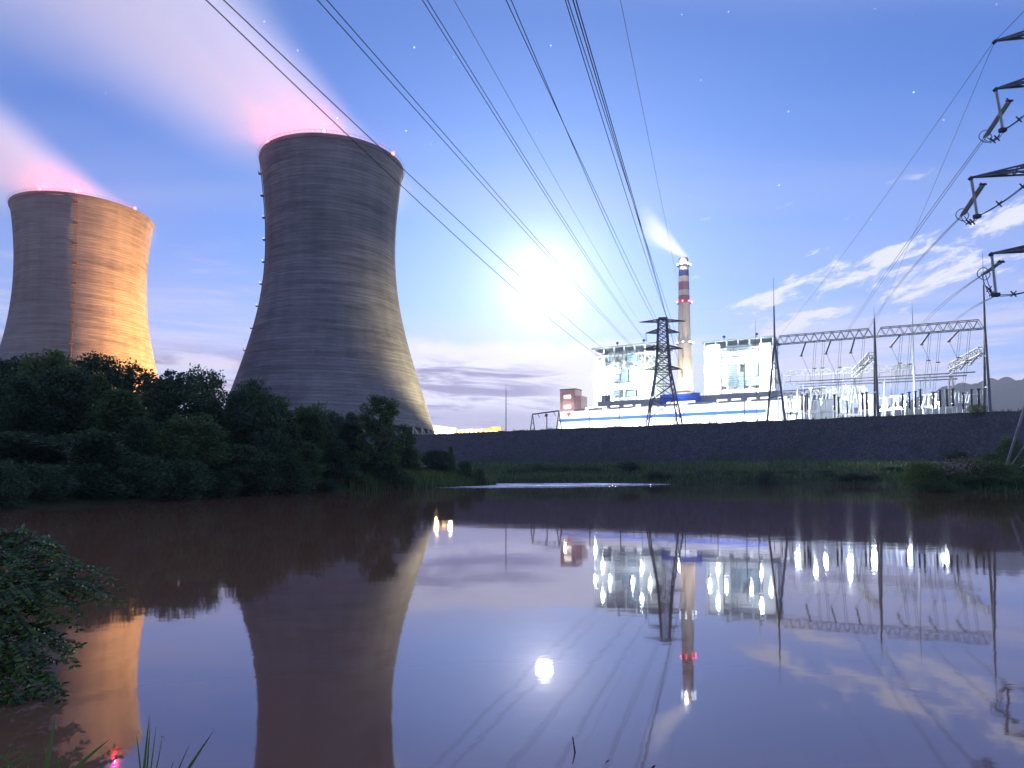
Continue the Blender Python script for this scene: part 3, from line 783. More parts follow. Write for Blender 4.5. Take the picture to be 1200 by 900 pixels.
for k in range(8):
    s = 8 + k * (L_ - 14) / 7; c = fh(s, 16, 26)
    b = MB(); b.bar(fh(s, 16, TOPZ), c, .25); b.box(c, (1.2, .5, .8), hz); b.build('floodlight', M['steel_mid'], lf_)
    l = lamp('SPOT', c + Vector((0, 0, .8)), 78000, (1.0, 1.0, 0.98), .5, fh(s, 0, 40), 150, .6); l.parent = lf_; l.location = Vector(l.location) - Vector(lf_.location)

# pinkish stair block at the end of the hall
t = thing('office_block', tuple(fh(2, -30, TOPZ)), 'pinkish stepped block with two lit windows at the left end of the hall', 'building')
fp, _ = frame(tuple(fh(0, -25.5, 0))[:2], -32)
b = MB(); slab(b, fp, s_for(fp, 656.3), s_for(fp, 673.8), -12, 0, TOPZ, 70, hz); b.build('tower_block', M['pink'], t)
b = MB(); slab(b, fp, s_for(fp, 673.9), s_for(fp, 681), -11, -.2, TOPZ, 64.5, hz); b.build('side_block', M['pink'], t)
b = MB(); slab(b, fp, s_for(fp, 656) , s_for(fp, 674.2), -12.3, .3, 70, 70.7, hz); b.build('parapet', M['roofdark'], t)
for z0 in (63.0, 55.0):
    b = MB(); slab(b, fp, s_for(fp, 661), s_for(fp, 669), 0, .15, z0, z0 + 2.6, hz); b.build('window', M['window_warm'], t)
l = lamp('POINT', fp(s_for(fp, 665), 5, 56), 2500, (1.0, .85, .75), 1.0); l.parent = t; l.location = Vector(l.location) - Vector(t.location)

# ================================================================ low orange lit sheds and small things on the terrace, left of the hall
def shed(px0, px1, py0, py1, Y, label, mname='tan', slope=0.0, wins=0):
    a = P(px0, 505, Y); c = P(px1, 505, Y); zt0, zt1 = P(px0, py0, Y).z, P(px1, py1, Y).z
    t = thing('shed', (a.x, Y, TOPZ), label, 'shed'); b = MB(); dd = 14
    b.add([(a.x, Y, TOPZ), (c.x, Y, TOPZ), (c.x, Y + dd, TOPZ), (a.x, Y + dd, TOPZ), (a.x, Y, zt0), (c.x, Y, zt1), (c.x, Y + dd, zt1), (a.x, Y + dd, zt0)],
          [(0, 1, 5, 4), (1, 2, 6, 5), (2, 3, 7, 6), (3, 0, 4, 7), (3, 2, 1, 0), (4, 5, 6, 7)])
    b.build('wall', M[mname], t)
    b = MB(); b.add([(a.x - .5, Y - .6, zt0 + .05), (c.x + .5, Y - .6, zt1 + .05), (c.x + .5, Y + dd, zt1 + .05), (a.x - .5, Y + dd, zt0 + .05), (a.x - .5, Y - .6, zt0 + .5), (c.x + .5, Y - .6, zt1 + .5), (c.x + .5, Y + dd, zt1 + .5), (a.x - .5, Y + dd, zt0 + .5)],
          [(0, 1, 5, 4), (1, 2, 6, 5), (2, 3, 7, 6), (3, 0, 4, 7), (3, 2, 1, 0), (4, 5, 6, 7)]); b.build('roof', M['tan'], t)
    for k in range(wins):
        x = a.x + (c.x - a.x) * (k + .5) / wins; z = P(600, 508 if wins < 3 else 507, Y).z
        b = MB(); b.box((x, Y - .1, z + .6), ((c.x - a.x) / wins * .5, .2, 2.2)); b.build('window', M['lamp_warm'], t)
    return t
def glow(px, py, Y, e, col, par):
    l = lamp('POINT', P(px, py, Y), e, col, 1.0); l.parent = par; l.location = Vector(l.location) - Vector(par.location)
s1 = shed(508, 534, 499.5, 503.0, 430, 'orange lit shed with a sloping roof beside the foot of the larger cooling tower', wins=3)
s2 = shed(534.5, 566, 504.6, 503.6, 470, 'long low warm lit building next to the sloping roofed shed', wins=6)
s3 = shed(566.5, 578, 503.6, 503.2, 460, 'low ochre lit building between the long low one and the small square block', wins=2)
s4 = shed(574.5, 587, 501.2, 501.2, 480, 'small square orange lit block at the right end of the warm lit row', wins=1)
glow(512, 504, 424, 26000, (1, .62, .25), s1); glow(528, 505, 424, 26000, (1, .75, .5), s1)
for x in (540, 551, 562): glow(x, 506, 462, 16000, (1, .55, .18), s2)
glow(571, 505.5, 453, 12000, (1, .5, .15), s3); glow(581, 504, 472, 14000, (1, .5, .15), s4)
for px, colr in ((511.5, 'lamp_white'), (524, 'lamp_white')):
    c = P(px, 507.5, 318); t = thing('yard_lamp', (c.x, c.y, TOPZ), 'small bright white yard lamp by the orange shed' + (', nearer the tower' if px < 515 else ', right of the other one'), 'lamp')
    b = MB(); b.bar((c.x, c.y, TOPZ), c, .2); b.build('post', M['steel_dark'], t)
    b = MB(); b.lathe(c, [(.1, -.5), (.6, -.3), (.7, .2), (.1, .5)], 10); b.build('lamp_head', M[colr], t, True)
# sodium floodlights that wash the towers
def flood(x, y, z, target, e, col, ang, label):
    t = thing('floodlight_mast', (x, y, TOPZ - 8), label, 'floodlight'); c = Vector((x, y, z)); b = MB()
    b.tube([(x, y, TOPZ - 12), c], [.4, .25], 8); b.build('pole', M['steel_mid'], t)
    b = MB(); d = (Vector(target) - c).normalized(); b.bar(c - d * .3 + Vector((0, 0, .4)), c + d * .8 + Vector((0, 0, .4)), 1.4, 4, 1.8); b.build('lamp_head', M['steel_dark'], t)
    l = lamp('SPOT', c + d * 1.6 + Vector((0, 0, .4)), e, col, .8, target, ang, .8); l.parent = t; l.location = Vector(l.location) - Vector(t.location)
flood(-146, 474, 44, (T2[0] + 30, T2[1] - 4, 112), 7.5e6, (1.0, .42, .10), 100, 'sodium floodlight mast between the two cooling towers aimed at the orange one')
flood(18, 352, 32, (T1[0] + 42, T1[1] + 2, 62), 0.75e6, (1.0, .84, .46), 62, 'floodlight mast right of the larger cooling tower')

def mast(px, py0, py1, Y, r, label, mname='steel_dark', spike=True, name='mast', cat='mast'):
    a = P(px, py1, Y); c = P(px, py0, Y); x = a.x
    t = thing(name, (x, Y, TOPZ), label, cat); b = MB()
    z1 = c.z; b.tube([(x, Y, TOPZ - .3), (x, Y, TOPZ + (z1 - TOPZ) * .6), (x, Y, z1 - (z1 - TOPZ) * (.12 if spike else 0))], [r, r * .8, r * .6], 8); b.build('pole', M[mname], t)
    if spike:
        b = MB(); b.tube([(x, Y, z1 - (z1 - TOPZ) * .121), (x, Y, z1)], [r * .4, r * .15], 6); b.build('lightning_rod', M[mname], t)
    b = MB(); b.box((x, Y, TOPZ + .1), (r * 5, r * 5, .5)); b.build('footing', M['concrete'], t)
    return t
mast(593, 449, 505, 300, .22, 'thin lone lightning mast standing left of the small gantry')
mast(690.6, 479, 502, 330, .30, 'dark post in front of the white hall under the roof vessels', spike=False)
mast(726.3, 474, 500, 330, .30, 'dark post in front of the white hall, between the lattice tower and the first post', spike=False)
mast(801.6, 472, 497, 320, .26, 'dark post in front of the hall below the chimney', spike=False)
mast(751.5, 456, 498, 400, .22, 'pale slim lamp post left of the lattice tower', 'steel', False)
mast(839.5, 463, 494, 330, .26, 'pale slim lamp post left of the right boiler house front', 'steel', False)
mast(873, 418, 493, 380, .36, 'pale steel mast in front of the right boiler house', 'steel', False)
mast(887, 374, 492, 330, .26, 'thin grey lightning mast in front of the right boiler house', 'steel_mid')

# ================================================================ lattice towers
def lattice(t, C, rot, zs, hw, leg=.5, br=.25, mname='steel_dark', legname='leg', panels=None):
    """square tapering lattice body: corner legs (each a part) and bracing; zs/hw = heights and half widths"""
    ca, sa = math.cos(rot), math.sin(rot)
    cor = lambda i, z: (lambda h: Vector((C[0] + (h * (1 if i in (1, 2) else -1)) * ca - (h * (1 if i > 1 else -1)) * sa, C[1] + (h * (1 if i in (1, 2) else -1)) * sa + (h * (1 if i > 1 else -1)) * ca, z)))(float(np.interp(z, zs, hw)))
    for i in range(4):
        b = MB()
        for z0, z1 in zip(zs[:-1], zs[1:]): b.bar(cor(i, z0), cor(i, z1), leg)
        b.build(legname, M[mname], t)
    b = MB(); z = zs[0]; lv = [z]
    while z < zs[-1] - .5:
        h = float(np.interp(z, zs, hw)); z = min(zs[-1], z + max(1.6, h * 1.25)); lv.append(z)
    for z0, z1 in zip(lv[:-1], lv[1:]):
        for i in range(4):
            j = (i + 1) % 4
            b.bar(cor(i, z0), cor(j, z1), br); b.bar(cor(j, z0), cor(i, z1), br); b.bar(cor(i, z1), cor(j, z1), br)
    b.build('bracing', M[mname], t)
    return cor
def cross_arm(t, C, rot, z, half, length, side, rise, wd=.3, mname='steel_dark', name='cross_arm'):
    """tapering lattice arm to a tip; returns the tip"""
    ax = Vector((math.cos(rot) * side, math.sin(rot) * side, 0)); ay = Vector((-math.sin(rot), math.cos(rot), 0))
    c = Vector((C[0], C[1], z)); tip = c + ax * length; b = MB()
    r = [c + ax * half + ay * half, c + ax * half - ay * half, c + ax * half + ay * half + Vector((0, 0, rise)), c + ax * half - ay * half + Vector((0, 0, rise))]
    for q in r: b.bar(q, tip, wd)
    n = 5
    for k in range(n):
        f0, f1 = k / n, (k + 1) / n
        L = [q.lerp(tip, f0) for q in r]; Lb = [q.lerp(tip, f1) for q in r]
        b.bar(L[0], Lb[1], wd * .6); b.bar(L[0], Lb[2], wd * .6); b.bar(L[1], Lb[3], wd * .6); b.bar(L[2], Lb[3], wd * .6); b.bar(L[0], L[1], wd * .6); b.bar(L[0], L[2], wd * .6); b.bar(L[1], L[3], wd * .6)
    b.build(name, M[mname], t)
    return tip
def ins_string(a, bb, r, t, name='insulator', mname='glass_ins', n=None, seg=8):
    a = Vector(a); bb = Vector(bb); L = (bb - a).length; n = n or max(6, int(L / (r * 1.6))); pts = []; rr = []
    for i in range(n):
        for f, q in ((0, .45), (.3, 1), (.7, 1), (.95, .45)):
            pts.append(a.lerp(bb, (i + f) / n)); rr.append(r * q)
    b = MB(); b.tube(pts, rr, seg); return b.build(name, M[mname], t, True)

LT = Vector((73.4, 330, TOPZ)); LR = rad(-6)
t = thing('lattice_tower', tuple(LT), 'dark lattice transmission tower standing in front of the white turbine hall', 'lattice tower')
zq = lambda y: P(778, y, 330).z
lz = [TOPZ, zq(495), zq(437), zq(406), zq(373)]; lw = [9.2, 7.6, 3.5, 2.55, 1.9]
lattice(t, LT, LR, lz, lw, .62, .30)
ARM = {}
for nm, y, l, rise in (('shield', 377, 11.0, .9), ('upper', 390, 8.0, 1.8), ('middle', 409, 9.6, 1.9), ('lower', 433, 9.0, 2.0)):
    for side in (-1, 1):
        ARM[nm, side] = cross_arm(t, LT, LR, zq(y), 1.9, l, side, rise, .34)
for (nm, side), p in ARM.items():
    if nm != 'shield': ins_string(p, p + Vector((0, -.6, -4.2)), .22, t, n=10, seg=6)

# ================================================================ overhead lines from the lattice tower over the pond
def sag_curve(A, N, mid, tmax, n=46):
    A, N = Vector(A), Vector(N); best = (1e9, 0)
    for s in np.arange(-2, 34, .25):
        dm = 1e9
        for k in np.linspace(.02, .98, 60):
            p = A.lerp(N, k); p.z -= 4 * s * k * (1 - k); q = proj(p); dm = min(dm, math.hypot(q[0] - mid[0], q[1] - mid[1]))
        if dm < best[0]: best = (dm, s)
    s = best[1]; res = []
    for i in range(n + 1):
        k = tmax * i / n; p = A + (N - A) * k; p.z -= 4 * s * k * (1 - k); res.append(p)
    return res
def line(label, ends, tmax=1.3, r=.045, cat='power line', group=None, name='power_line'):
    """ends: list of (A, near point, mid pixel): one conductor each"""
    A0 = Vector(ends[0][0]); t = thing(name, tuple(A0), label, cat, group)
    for A, N, mid in ends:
        b = MB(); b.tube(sag_curve(A, N, mid, tmax), r, 5); b.build('conductor', M['cable'], t, True)
    return t
G1 = 'overhead lines running to the lattice tower'
def twin(label, arm, pxs, z, mids, r=.045, off=(0, 0), drop=-4.2):
    A = arm + Vector((0, -.6, drop)); line(label, [(A + Vector((o, 0, 0)), PZ(px, 0, z), m) for px, m, o in zip(pxs, mids, (-.2, .2))], group=G1, r=r)
twin('lowest pair of power lines, crossing in front of the larger cooling tower rim', ARM['lower', -1], (241.5, 262), 34, ((480, 217), (480, 207)))
twin('pair of power lines passing close over the moon glow, second from the left', ARM['middle', -1], (372, 383), 41, ((584, 241), (590, 240)))
twin('close pair of power lines passing right above the moon, third from the left', ARM['upper', -1], (495, 500.5), 48, ((642, 230), (648, 238)))
twin('dark close pair of power lines dropping to the left of the lattice tower top', ARM['upper', 1] + Vector((-5.5, 0, 0)), (593, 599), 48, ((697, 225), (702, 238)), .05)
twin('left pair of the four steep power lines left of the chimney', ARM['middle', 1], (662.5, 665.5), 41, ((738, 238), (741, 238)))
twin('right pair of the four steep power lines left of the chimney', ARM['lower', 1], (671.5, 675), 34, ((744, 238), (747, 240)))
line('thin ground wire between the third and fourth power line pairs', [(ARM['shield', -1], PZ(532, 0, 53), (668, 238))], r=.03, group=G1)
line('thin ground wire farthest right, passing behind the chimney smoke', [(ARM['shield', 1], PZ(727, 0, 53), (775, 238))], r=.03, group=G1)

# ================================================================ switchyard on the terrace
def aframe_post(name, base, ztop, half, axis, r, mname, label, cat='gantry post', spike=0, parent=None):
    """two raking tubular legs meeting under a peak"""
    par = parent or thing(name, tuple(base), label, cat)
    a = Vector((math.cos(axis), math.sin(axis), 0)); top = Vector((base[0], base[1], ztop))
    for s in (-1, 1):
        b = MB(); b.tube([Vector(base) + a * half * s, top.lerp(Vector(base) + a * half * s, .0)], [r, r * .75], 8); b.build('leg', M[mname], par)
    b = MB()
    for f in (.35, .68):
        b.bar(Vector(base).lerp(top, f) + a * half * (1 - f), Vector(base).lerp(top, f) - a * half * (1 - f), r * .9)
    b.build('tie', M[mname], par)
    if spike:
        b = MB(); b.tube([top - Vector((0, 0, .3)), top + Vector((0, 0, spike * .55)), top + Vector((0, 0, spike * .56)), top + Vector((0, 0, spike))], [r * .8, r * .55, r * .25, r * .1], 8); b.build('peak_rod', M[mname], par)
    return par
def truss(b, A, B, hgt, wid, n, leg=.24, br=.15):
    A, B = Vector(A), Vector(B); e = (B - A).normalized(); q = Vector((-e.y, e.x, 0)).normalized() * wid / 2; u = Vector((0, 0, hgt))
    K = lambda f, s, up: A.lerp(B, f) + q * s + (u if up else Vector())
    for s in (-1, 1):
        b.bar(K(0, s, 0), K(1, s, 0), leg); b.bar(K(.5 / n, s, 1), K(1 - .5 / n, s, 1), leg)
        for i in range(n):
            b.bar(K(i / n, s, 0), K((i + .5) / n, s, 1), br); b.bar(K((i + .5) / n, s, 1), K((i + 1) / n, s, 0), br)
    for i in range(n + 1): b.bar(K(i / n, -1, 0), K(i / n, 1, 0), br)
    for i in range(n): b.bar(K((i + .5) / n, -1, 1), K((i + .5) / n, 1, 1), br); b.bar(K(i / n, -1, 0), K((i + 1) / n, 1, 0), br)
    return b
def gp(px, D, z=TOPZ): q = P(px, 480, D); return Vector((q.x, D, z))
ZB = 44.6
gA, gB, gC = gp(909, 224), gp(1027, 211), gp(1157, 199)
gax = math.atan2(gC.y - gA.y, gC.x - gA.x); gper = gax + math.pi / 2
t = thing('switchyard_gantry', tuple(gB), 'tall front gantry of three raking posts with a dark lattice beam across the top', 'gantry', 'gantries of the switchyard')
for g, py, sp, half in ((gA, 398, 325, 6.5), (gB, 391, 359, 2.6), (gC, 382, 296, 2.6)):
    zt = P(600, sp, g.y).z
    aframe_post('post', tuple(g), ZB + 1.0, half, gper + (.55 if g is gA else .15), .42, 'steel_mid', None, parent=t, spike=zt - ZB - 1)
b = MB(); truss(b, gA.lerp(gB, .015) + Vector((0, 0, ZB - TOPZ)), gB.lerp(gA, .015) + Vector((0, 0, ZB - TOPZ)), 2.6, 2.2, 11, .22, .14); b.build('beam', M['steel_mid'], t)
b = MB(); truss(b, gB.lerp(gC, .015) + Vector((0, 0, ZB - TOPZ)), gC.lerp(gB, .015) + Vector((0, 0, ZB - TOPZ)), 2.6, 2.2, 11, .22, .14); b.build('beam', M['steel_mid'], t)
def beam_pt(px, dz=0.0):
    for k in np.linspace(0, 1, 400):
        q = gA.lerp(gC, k); q = Vector((q.x, q.y, ZB + dz))
        if proj(q)[0] >= px: return q
    return Vector((gC.x, gC.y, ZB + dz))
# slanting insulator strings and their droppers, hung from the front beam
GI = 'insulator strings hanging from the front gantry beam'
for px, dx, dy in ((944, -5, 15), (973, -5, 15), (1001, -4, 16), (1054, -10, 13), (1089, -9, 13), (1123, -11, 12)):
    a = beam_pt(px, -.1); q = P(px + dx, proj(a)[1] + dy, a.y + 3.5)
    t = thing('insulator_string', tuple(a), 'slanting insulator string hanging from the front gantry beam', 'insulator', GI)
    b = MB(); ins_string(a, q, .26, t, 'sheds', 'porcelain', n=13, seg=8)
    b = MB(); b.lathe(q + Vector((0, 0, -.1)), [(.1, -.3), (.5, -.2), (.5, .1), (.1, .3)], 8); b.build('clamp', M['steel_mid'], t)
    lp = [q]
    for k in range(1, 9):
        f = k / 8; z = q.z - 9.5 * math.sin(f * math.pi * .5) ; lp.append(Vector((q.x + 2.6 * math.sin(f * math.pi) * .6 + f * 2.4, q.y, z)))
    b = MB(); b.tube(lp, .05, 5); b.build('jumper', M['cable'], t)
for px, ye in ((955, 470), (965, 470), (985, 470), (1012, 468), (1056, 466), (1067, 470), (1090, 462), (1101, 468), (1125, 458), (1136, 466)):
    a = beam_pt(px, -.1); zz = P(600, ye, a.y + 5).z
    t = thing('dropper', tuple(a), 'pair of thin vertical wires dropping from the front gantry beam to the yard', 'wire', 'droppers of the front gantry')
    for s in (-.32, .32):
        b = MB(); b.tube([a + Vector((s, 0, 0)), a + Vector((s + .1, 2, -(a.z - zz) * .5)), Vector((a.x + s + .5, a.y + 5, zz))], .05, 5); b.build('wire', M['cable'], t)
    b = MB(); c = a.lerp(Vector((a.x + .3, a.y + 3, zz)), .45); b.box(c, (1.1, .3, .3)); b.build('spacer', M['steel_mid'], t)

def plain_gantry(pxs, D, zb, label, mname, dslope=0.0, n=6, hgt=2.2):
    pts = [gp(px, D - i * dslope) for i, px in enumerate(pxs)]
    t = thing('switchyard_gantry', tuple(pts[0]), label, 'gantry', 'gantries of the switchyard')
    for g in pts: aframe_post('post', tuple(g), zb + .8, 1.9, gper, .36, mname, None, parent=t)
    for a, c in zip(pts[:-1], pts[1:]):
        b = MB(); truss(b, a.lerp(c, .02) + Vector((0, 0, zb - TOPZ)), c.lerp(a, .02) + Vector((0, 0, zb - TOPZ)), hgt, 1.8, n, .34, .24); b.build('beam', M[mname], t)
    for a, c in zip(pts[:-1], pts[1:]):
        for f in (.2, .5, .8):
            q = a.lerp(c, f) + Vector((0, 0, zb - TOPZ)); ins_string(q, q + Vector((-1.6, -2.2, -3.4)), .42, t, 'insulator', 'white_steel', n=8, seg=6)
    return t, pts
gr2, p2_ = plain_gantry((917, 977, 1045, 1073), 282, 42.5, 'pale second gantry seen through the front one, its beam above the bus pipes', 'white_steel', 7, 8)
gr3, p3_ = plain_gantry((912, 943, 962, 976, 1000, 1017), 352, 42.2, 'brightly lit white gantry low at the back of the switchyard', 'white_steel', 5, 4)
# pale tall lightning post standing between the rows
mast(1072, 352, 483, 232, .36, 'pale slim pole standing between the middle and right posts of the front gantry', 'white_steel')
def lift_beam(px0, py0, D0, px1, py1, label, legpx):
    a = P(px0, py0, D0); z = a.z; lo, hi = D0, D0 + 120
    for _ in range(50):
        md = (lo + hi) / 2
        if P(px1, py1, md).z < z: lo = md
        else: hi = md
    c = P(px1, py1, lo); c.z = z
    t = thing('cross_gantry', (c.x, c.y, TOPZ), label, 'gantry', 'gantries of the switchyard')
    b = MB(); truss(b, a, c, 2.2, 1.8, 8, .28, .2); b.build('beam', M['steel'], t)
    g = Vector((c.x, c.y, TOPZ)); aframe_post('post', tuple(g), z + .5, 2.2, gax, .36, 'steel', None, parent=t)
    for f in (.2, .5, .8): q = a.lerp(c, f); ins_string(q, q + Vector((-2.2, 0, -2.6)), .35, t, 'insulator', 'white_steel', n=8, seg=6)
lift_beam(1153, 414, 201, 1114, 434, 'galvanised cross beam running back from the right post of the front gantry', 1117)
lift_beam(1023, 420, 213, 1001, 441, 'galvanised cross beam running back from the middle post of the front gantry', 1004)
# tubular bus bars
for k, (x0, y0, x1, y1, lab) in enumerate(((922, 456, 1143, 436, 'top one'), (930, 459, 1133, 440, 'middle one'), (938, 462, 1122, 444, 'lowest one'))):
    z = P(x1, y1, 226 + k * 4).z; a = P(x1, y1, 226 + k * 4)
    e = (gA - gC).normalized(); L = 1
    while proj(a + e * L)[0] > x0 and L < 140: L += 1
    t = thing('bus_pipe', tuple(a), f'long horizontal bus pipe across the switchyard, {lab} of the three', 'bus bar', 'bus pipes of the switchyard')
    b = MB(); b.tube([a, a + e * (L * .5), a + e * L], .22, 8); b.build('pipe', M['steel_mid'], t)
    for f in (.22, .45, .7, .93):
        q = a + e * L * f; b = MB(); b.tube([q, (q.x, q.y, TOPZ)], .16, 6); b.build('support', M['steel'], t)

# equipment: post insulators on pedestals, switchgear
def post_ins_proto(h, r, seg=10):
    t = thing('post_insulator', (0, 0, 0), 'dark ribbed post insulator standing on a pale pedestal in the switchyard', 'insulator', 'post insulators of the switchyard')
    b = MB(); b.lathe((0, 0, 0), [(r * .9, 0), (r * .7, .4), (r * .55, h * .45)], seg); b.build('pedestal', M['white_steel'], t, False, (0, 0, 0))
    b = MB(); n = 12; pr = []
    for i in range(n):
        z = h * .46 + h * .5 * i / n; dz = h * .5 / n; q = 1 - .25 * i / n
        pr += [(r * .6 * q, z), (r * 1.05 * q, z + dz * .4), (r * .6 * q, z + dz * .9)]
    b.lathe((0, 0, 0), pr, seg); b.build('sheds', M['porcelain'], t, True, (0, 0, 0))
    b = MB(); b.lathe((0, 0, 0), [(r * .3, h * .955), (r * 1.3, h * .965), (r * 1.3, h * .985), (r * .3, h)], seg); b.build('cap', M['steel_dark'], t, False, (0, 0, 0))
    return t
protoI = post_ins_proto(1.0, .05)
first = True
for px, yt, D in ((905, 480, 205), (914, 476, 205), (926, 478, 206), (940, 462, 212), (946.5, 461, 212), (944, 463, 230), (978, 462, 214), (983, 465, 230), (993, 470, 216), (1011, 460, 214), (1016, 459, 214), (1058, 461, 206),
                  (1066, 459, 206), (1073, 458, 205), (1079, 456, 204), (1094, 459, 204), (1102, 457, 203), (1110, 456, 202), (1117, 455, 202), (1129, 460, 212), (1139, 456, 202), (1147.5, 455, 200)):
    o = protoI if first else copy_tree(protoI); first = False
    g = gp(px, D); h = P(px, yt, D).z - TOPZ
    o.location = g; o.scale = (h * .9, h * .9, h)
def gear(px, D, label):
    g = gp(px, D); t = thing('breaker', tuple(g), label, 'switchgear', 'pale switchgear units of the yard')
    for s in (-1.6, 1.6):
        b = MB(); b.box((g.x + s, g.y, g.z + 3.0), (.5, .5, 6)); b.build('leg', M['white_steel'], t)
    b = MB(); b.box((g.x, g.y, g.z + 6.2), (4.6, 1.2, .8)); b.build('frame', M['white_steel'], t)
    for s in (-1.8, 0, 1.8): ins_string((g.x + s, g.y, g.z + 6.6), (g.x + s + .9 * (s != 0), g.y, g.z + 10.2), .3, t, 'bushing', 'white_steel', 9, 8)
    b = MB(); b.bar((g.x - 2.6, g.y, g.z + 10.3), (g.x + 2.9, g.y, g.z + 10.5), .3); b.build('blade', M['white_steel'], t)
for px, D in ((928, 245), (957, 240), (968, 236), (985, 238), (1000, 250), (1040, 232), (1052, 226), (1088, 222), (1125, 214), (1140, 222)):
    gear(px, D, 'pale switchgear frame with bushings standing low in the yard')
def kiosk(px, D, w_, h_, label, mname='white_clad'):
    g = gp(px, D); t = thing('kiosk', tuple(g), label, 'kiosk'); b = MB(); b.box((g.x, g.y, g.z + h_ / 2), (w_, 4, h_)); b.build('cabin', M[mname], t)
    b = MB(); b.box((g.x, g.y, g.z + h_ + .12), (w_ + .6, 4.6, .24)); b.build('roof', M['grey_clad'], t)
    b = MB(); b.box((g.x, g.y - 2.05, g.z + 1.2), (1.0, .1, 2.3)); b.build('door', M['louvre'], t)
kiosk(966, 300, 9, 17, 'tall white switch house lit up at the back of the yard')
kiosk(1018, 262, 6, 15, 'white control cabin behind the middle post of the front gantry')
for px, py, D, e in ((930, 470, 250, 26000), (962, 468, 260, 30000), (990, 466, 255, 26000), (1018, 470, 235, 22000), (950, 455, 320, 40000), (990, 452, 320, 40000), (1060, 474, 225, 12000), (1100, 472, 222, 9000)):
    q = P(px, py, D); t = thing('yard_floodlight', (q.x, D, TOPZ), 'floodlight on a short post among the switchgear', 'floodlight', 'floodlights of the switchyard')
    b = MB(); b.bar((q.x, D, TOPZ), q, .2); b.build('post', M['steel'], t); b = MB(); b.box(q, (.9, .6, .6)); b.build('lamp_head', M['lamp_white'], t)
    l = lamp('POINT', (q.x, D - 1.4, q.z), e * .6, (.86, .95, 1.0), .8); l.parent = t; l.location = Vector(l.location) - Vector(t.location)
# the small gantry left of the hall and its white bits
g0, g1 = gp(624, 330), gp(655, 312)
t = thing('small_gantry', tuple(g0), 'small dark gantry with short strings beside the left end of the turbine hall', 'gantry')
zs = P(624, 485.5, 330).z
aframe_post('post', tuple(g0), zs, 2.0, gax, .28, 'steel_dark', None, parent=t); aframe_post('post', tuple(g1), zs, 2.0, gax, .28, 'steel_dark', None, parent=t)
b = MB(); b.bar(g0 + Vector((0, 0, zs - TOPZ)), g1 + Vector((0, 0, zs - TOPZ)), .55); b.build('beam', M['steel_dark'], t)
for f in (.2, .5, .8): q = g0.lerp(g1, f) + Vector((0, 0, zs - TOPZ)); ins_string(q, q + Vector((1.0, 0, -2.0)), .2, t, 'insulator', 'steel_dark', 6, 6)
a = gp(636, 345); c = gp(652, 345); zt = P(640, 501, 345).z
t = thing('ridge_tent', tuple(a), 'low white pitched roof canopy beside the small gantry', 'canopy'); b = MB()
mx_ = (a + c) / 2
b.add([(a.x, 345, TOPZ), (c.x, 345, TOPZ), (c.x, 350, TOPZ), (a.x, 350, TOPZ), (mx_.x - 2, 345, zt), (mx_.x + 2, 350, zt + .3)], [(0, 1, 5, 4), (1, 2, 5), (2, 3, 4, 5), (3, 0, 4)]); b.build('canopy', M['white_clad'], t)

# ================================================================ big pylon at the right, partly outside the picture
PC = Vector((64.5, 74, 1.6)); PR = rad(-20)
t = thing('pylon', tuple(PC), 'tall galvanised lattice pylon at the right edge with its left leg on the bank', 'pylon')
lattice(t, PC, PR, [1.2, 22, 52, 56], [7.5, 2.8, 1.15, .4], .22, .11, 'steel')
TIPS = {}
for nm, px, py, z, rise in (('shield', 1166, 48, 48.0, 1.0), ('upper', 1167, 104, 43.0, 1.5), ('middle', 1138, 208, 33.2, 1.6), ('lower', 1162, 297, 24.6, 1.4)):
    tp = P(px, py, 76.8); L = Vector((tp.x - PC.x, tp.y - PC.y, 0)).length
    for side in (-1, 1):
        r_ = math.atan2(PC.y - tp.y, PC.x - tp.x)
        q = cross_arm(t, PC, r_, tp.z, 1.15, L, side, rise, .17, 'steel_mid')
        if side < 0: TIPS[nm] = q
        b = MB(); b.bar(q + Vector((.2 * side, 0, 0)), q - Vector((.1 * side, 0, .25)), .35); b.build('hanger', M['steel_dark'], t)
PWIRES = 'lines strung from the pylon to the switchyard'
def spacer(parent, c, r=.32):
    b = MB()
    for s in (1, -1): b.bar(c + Vector((-r, 0, -r * s)), c + Vector((r, 0, r * s)), .1)
    b.lathe(c + Vector((0, 0, -.1)), [(.06, 0), (.13, .02), (.13, .18), (.06, .2)], 8); b.build('spacer', M['steel_dark'], parent)
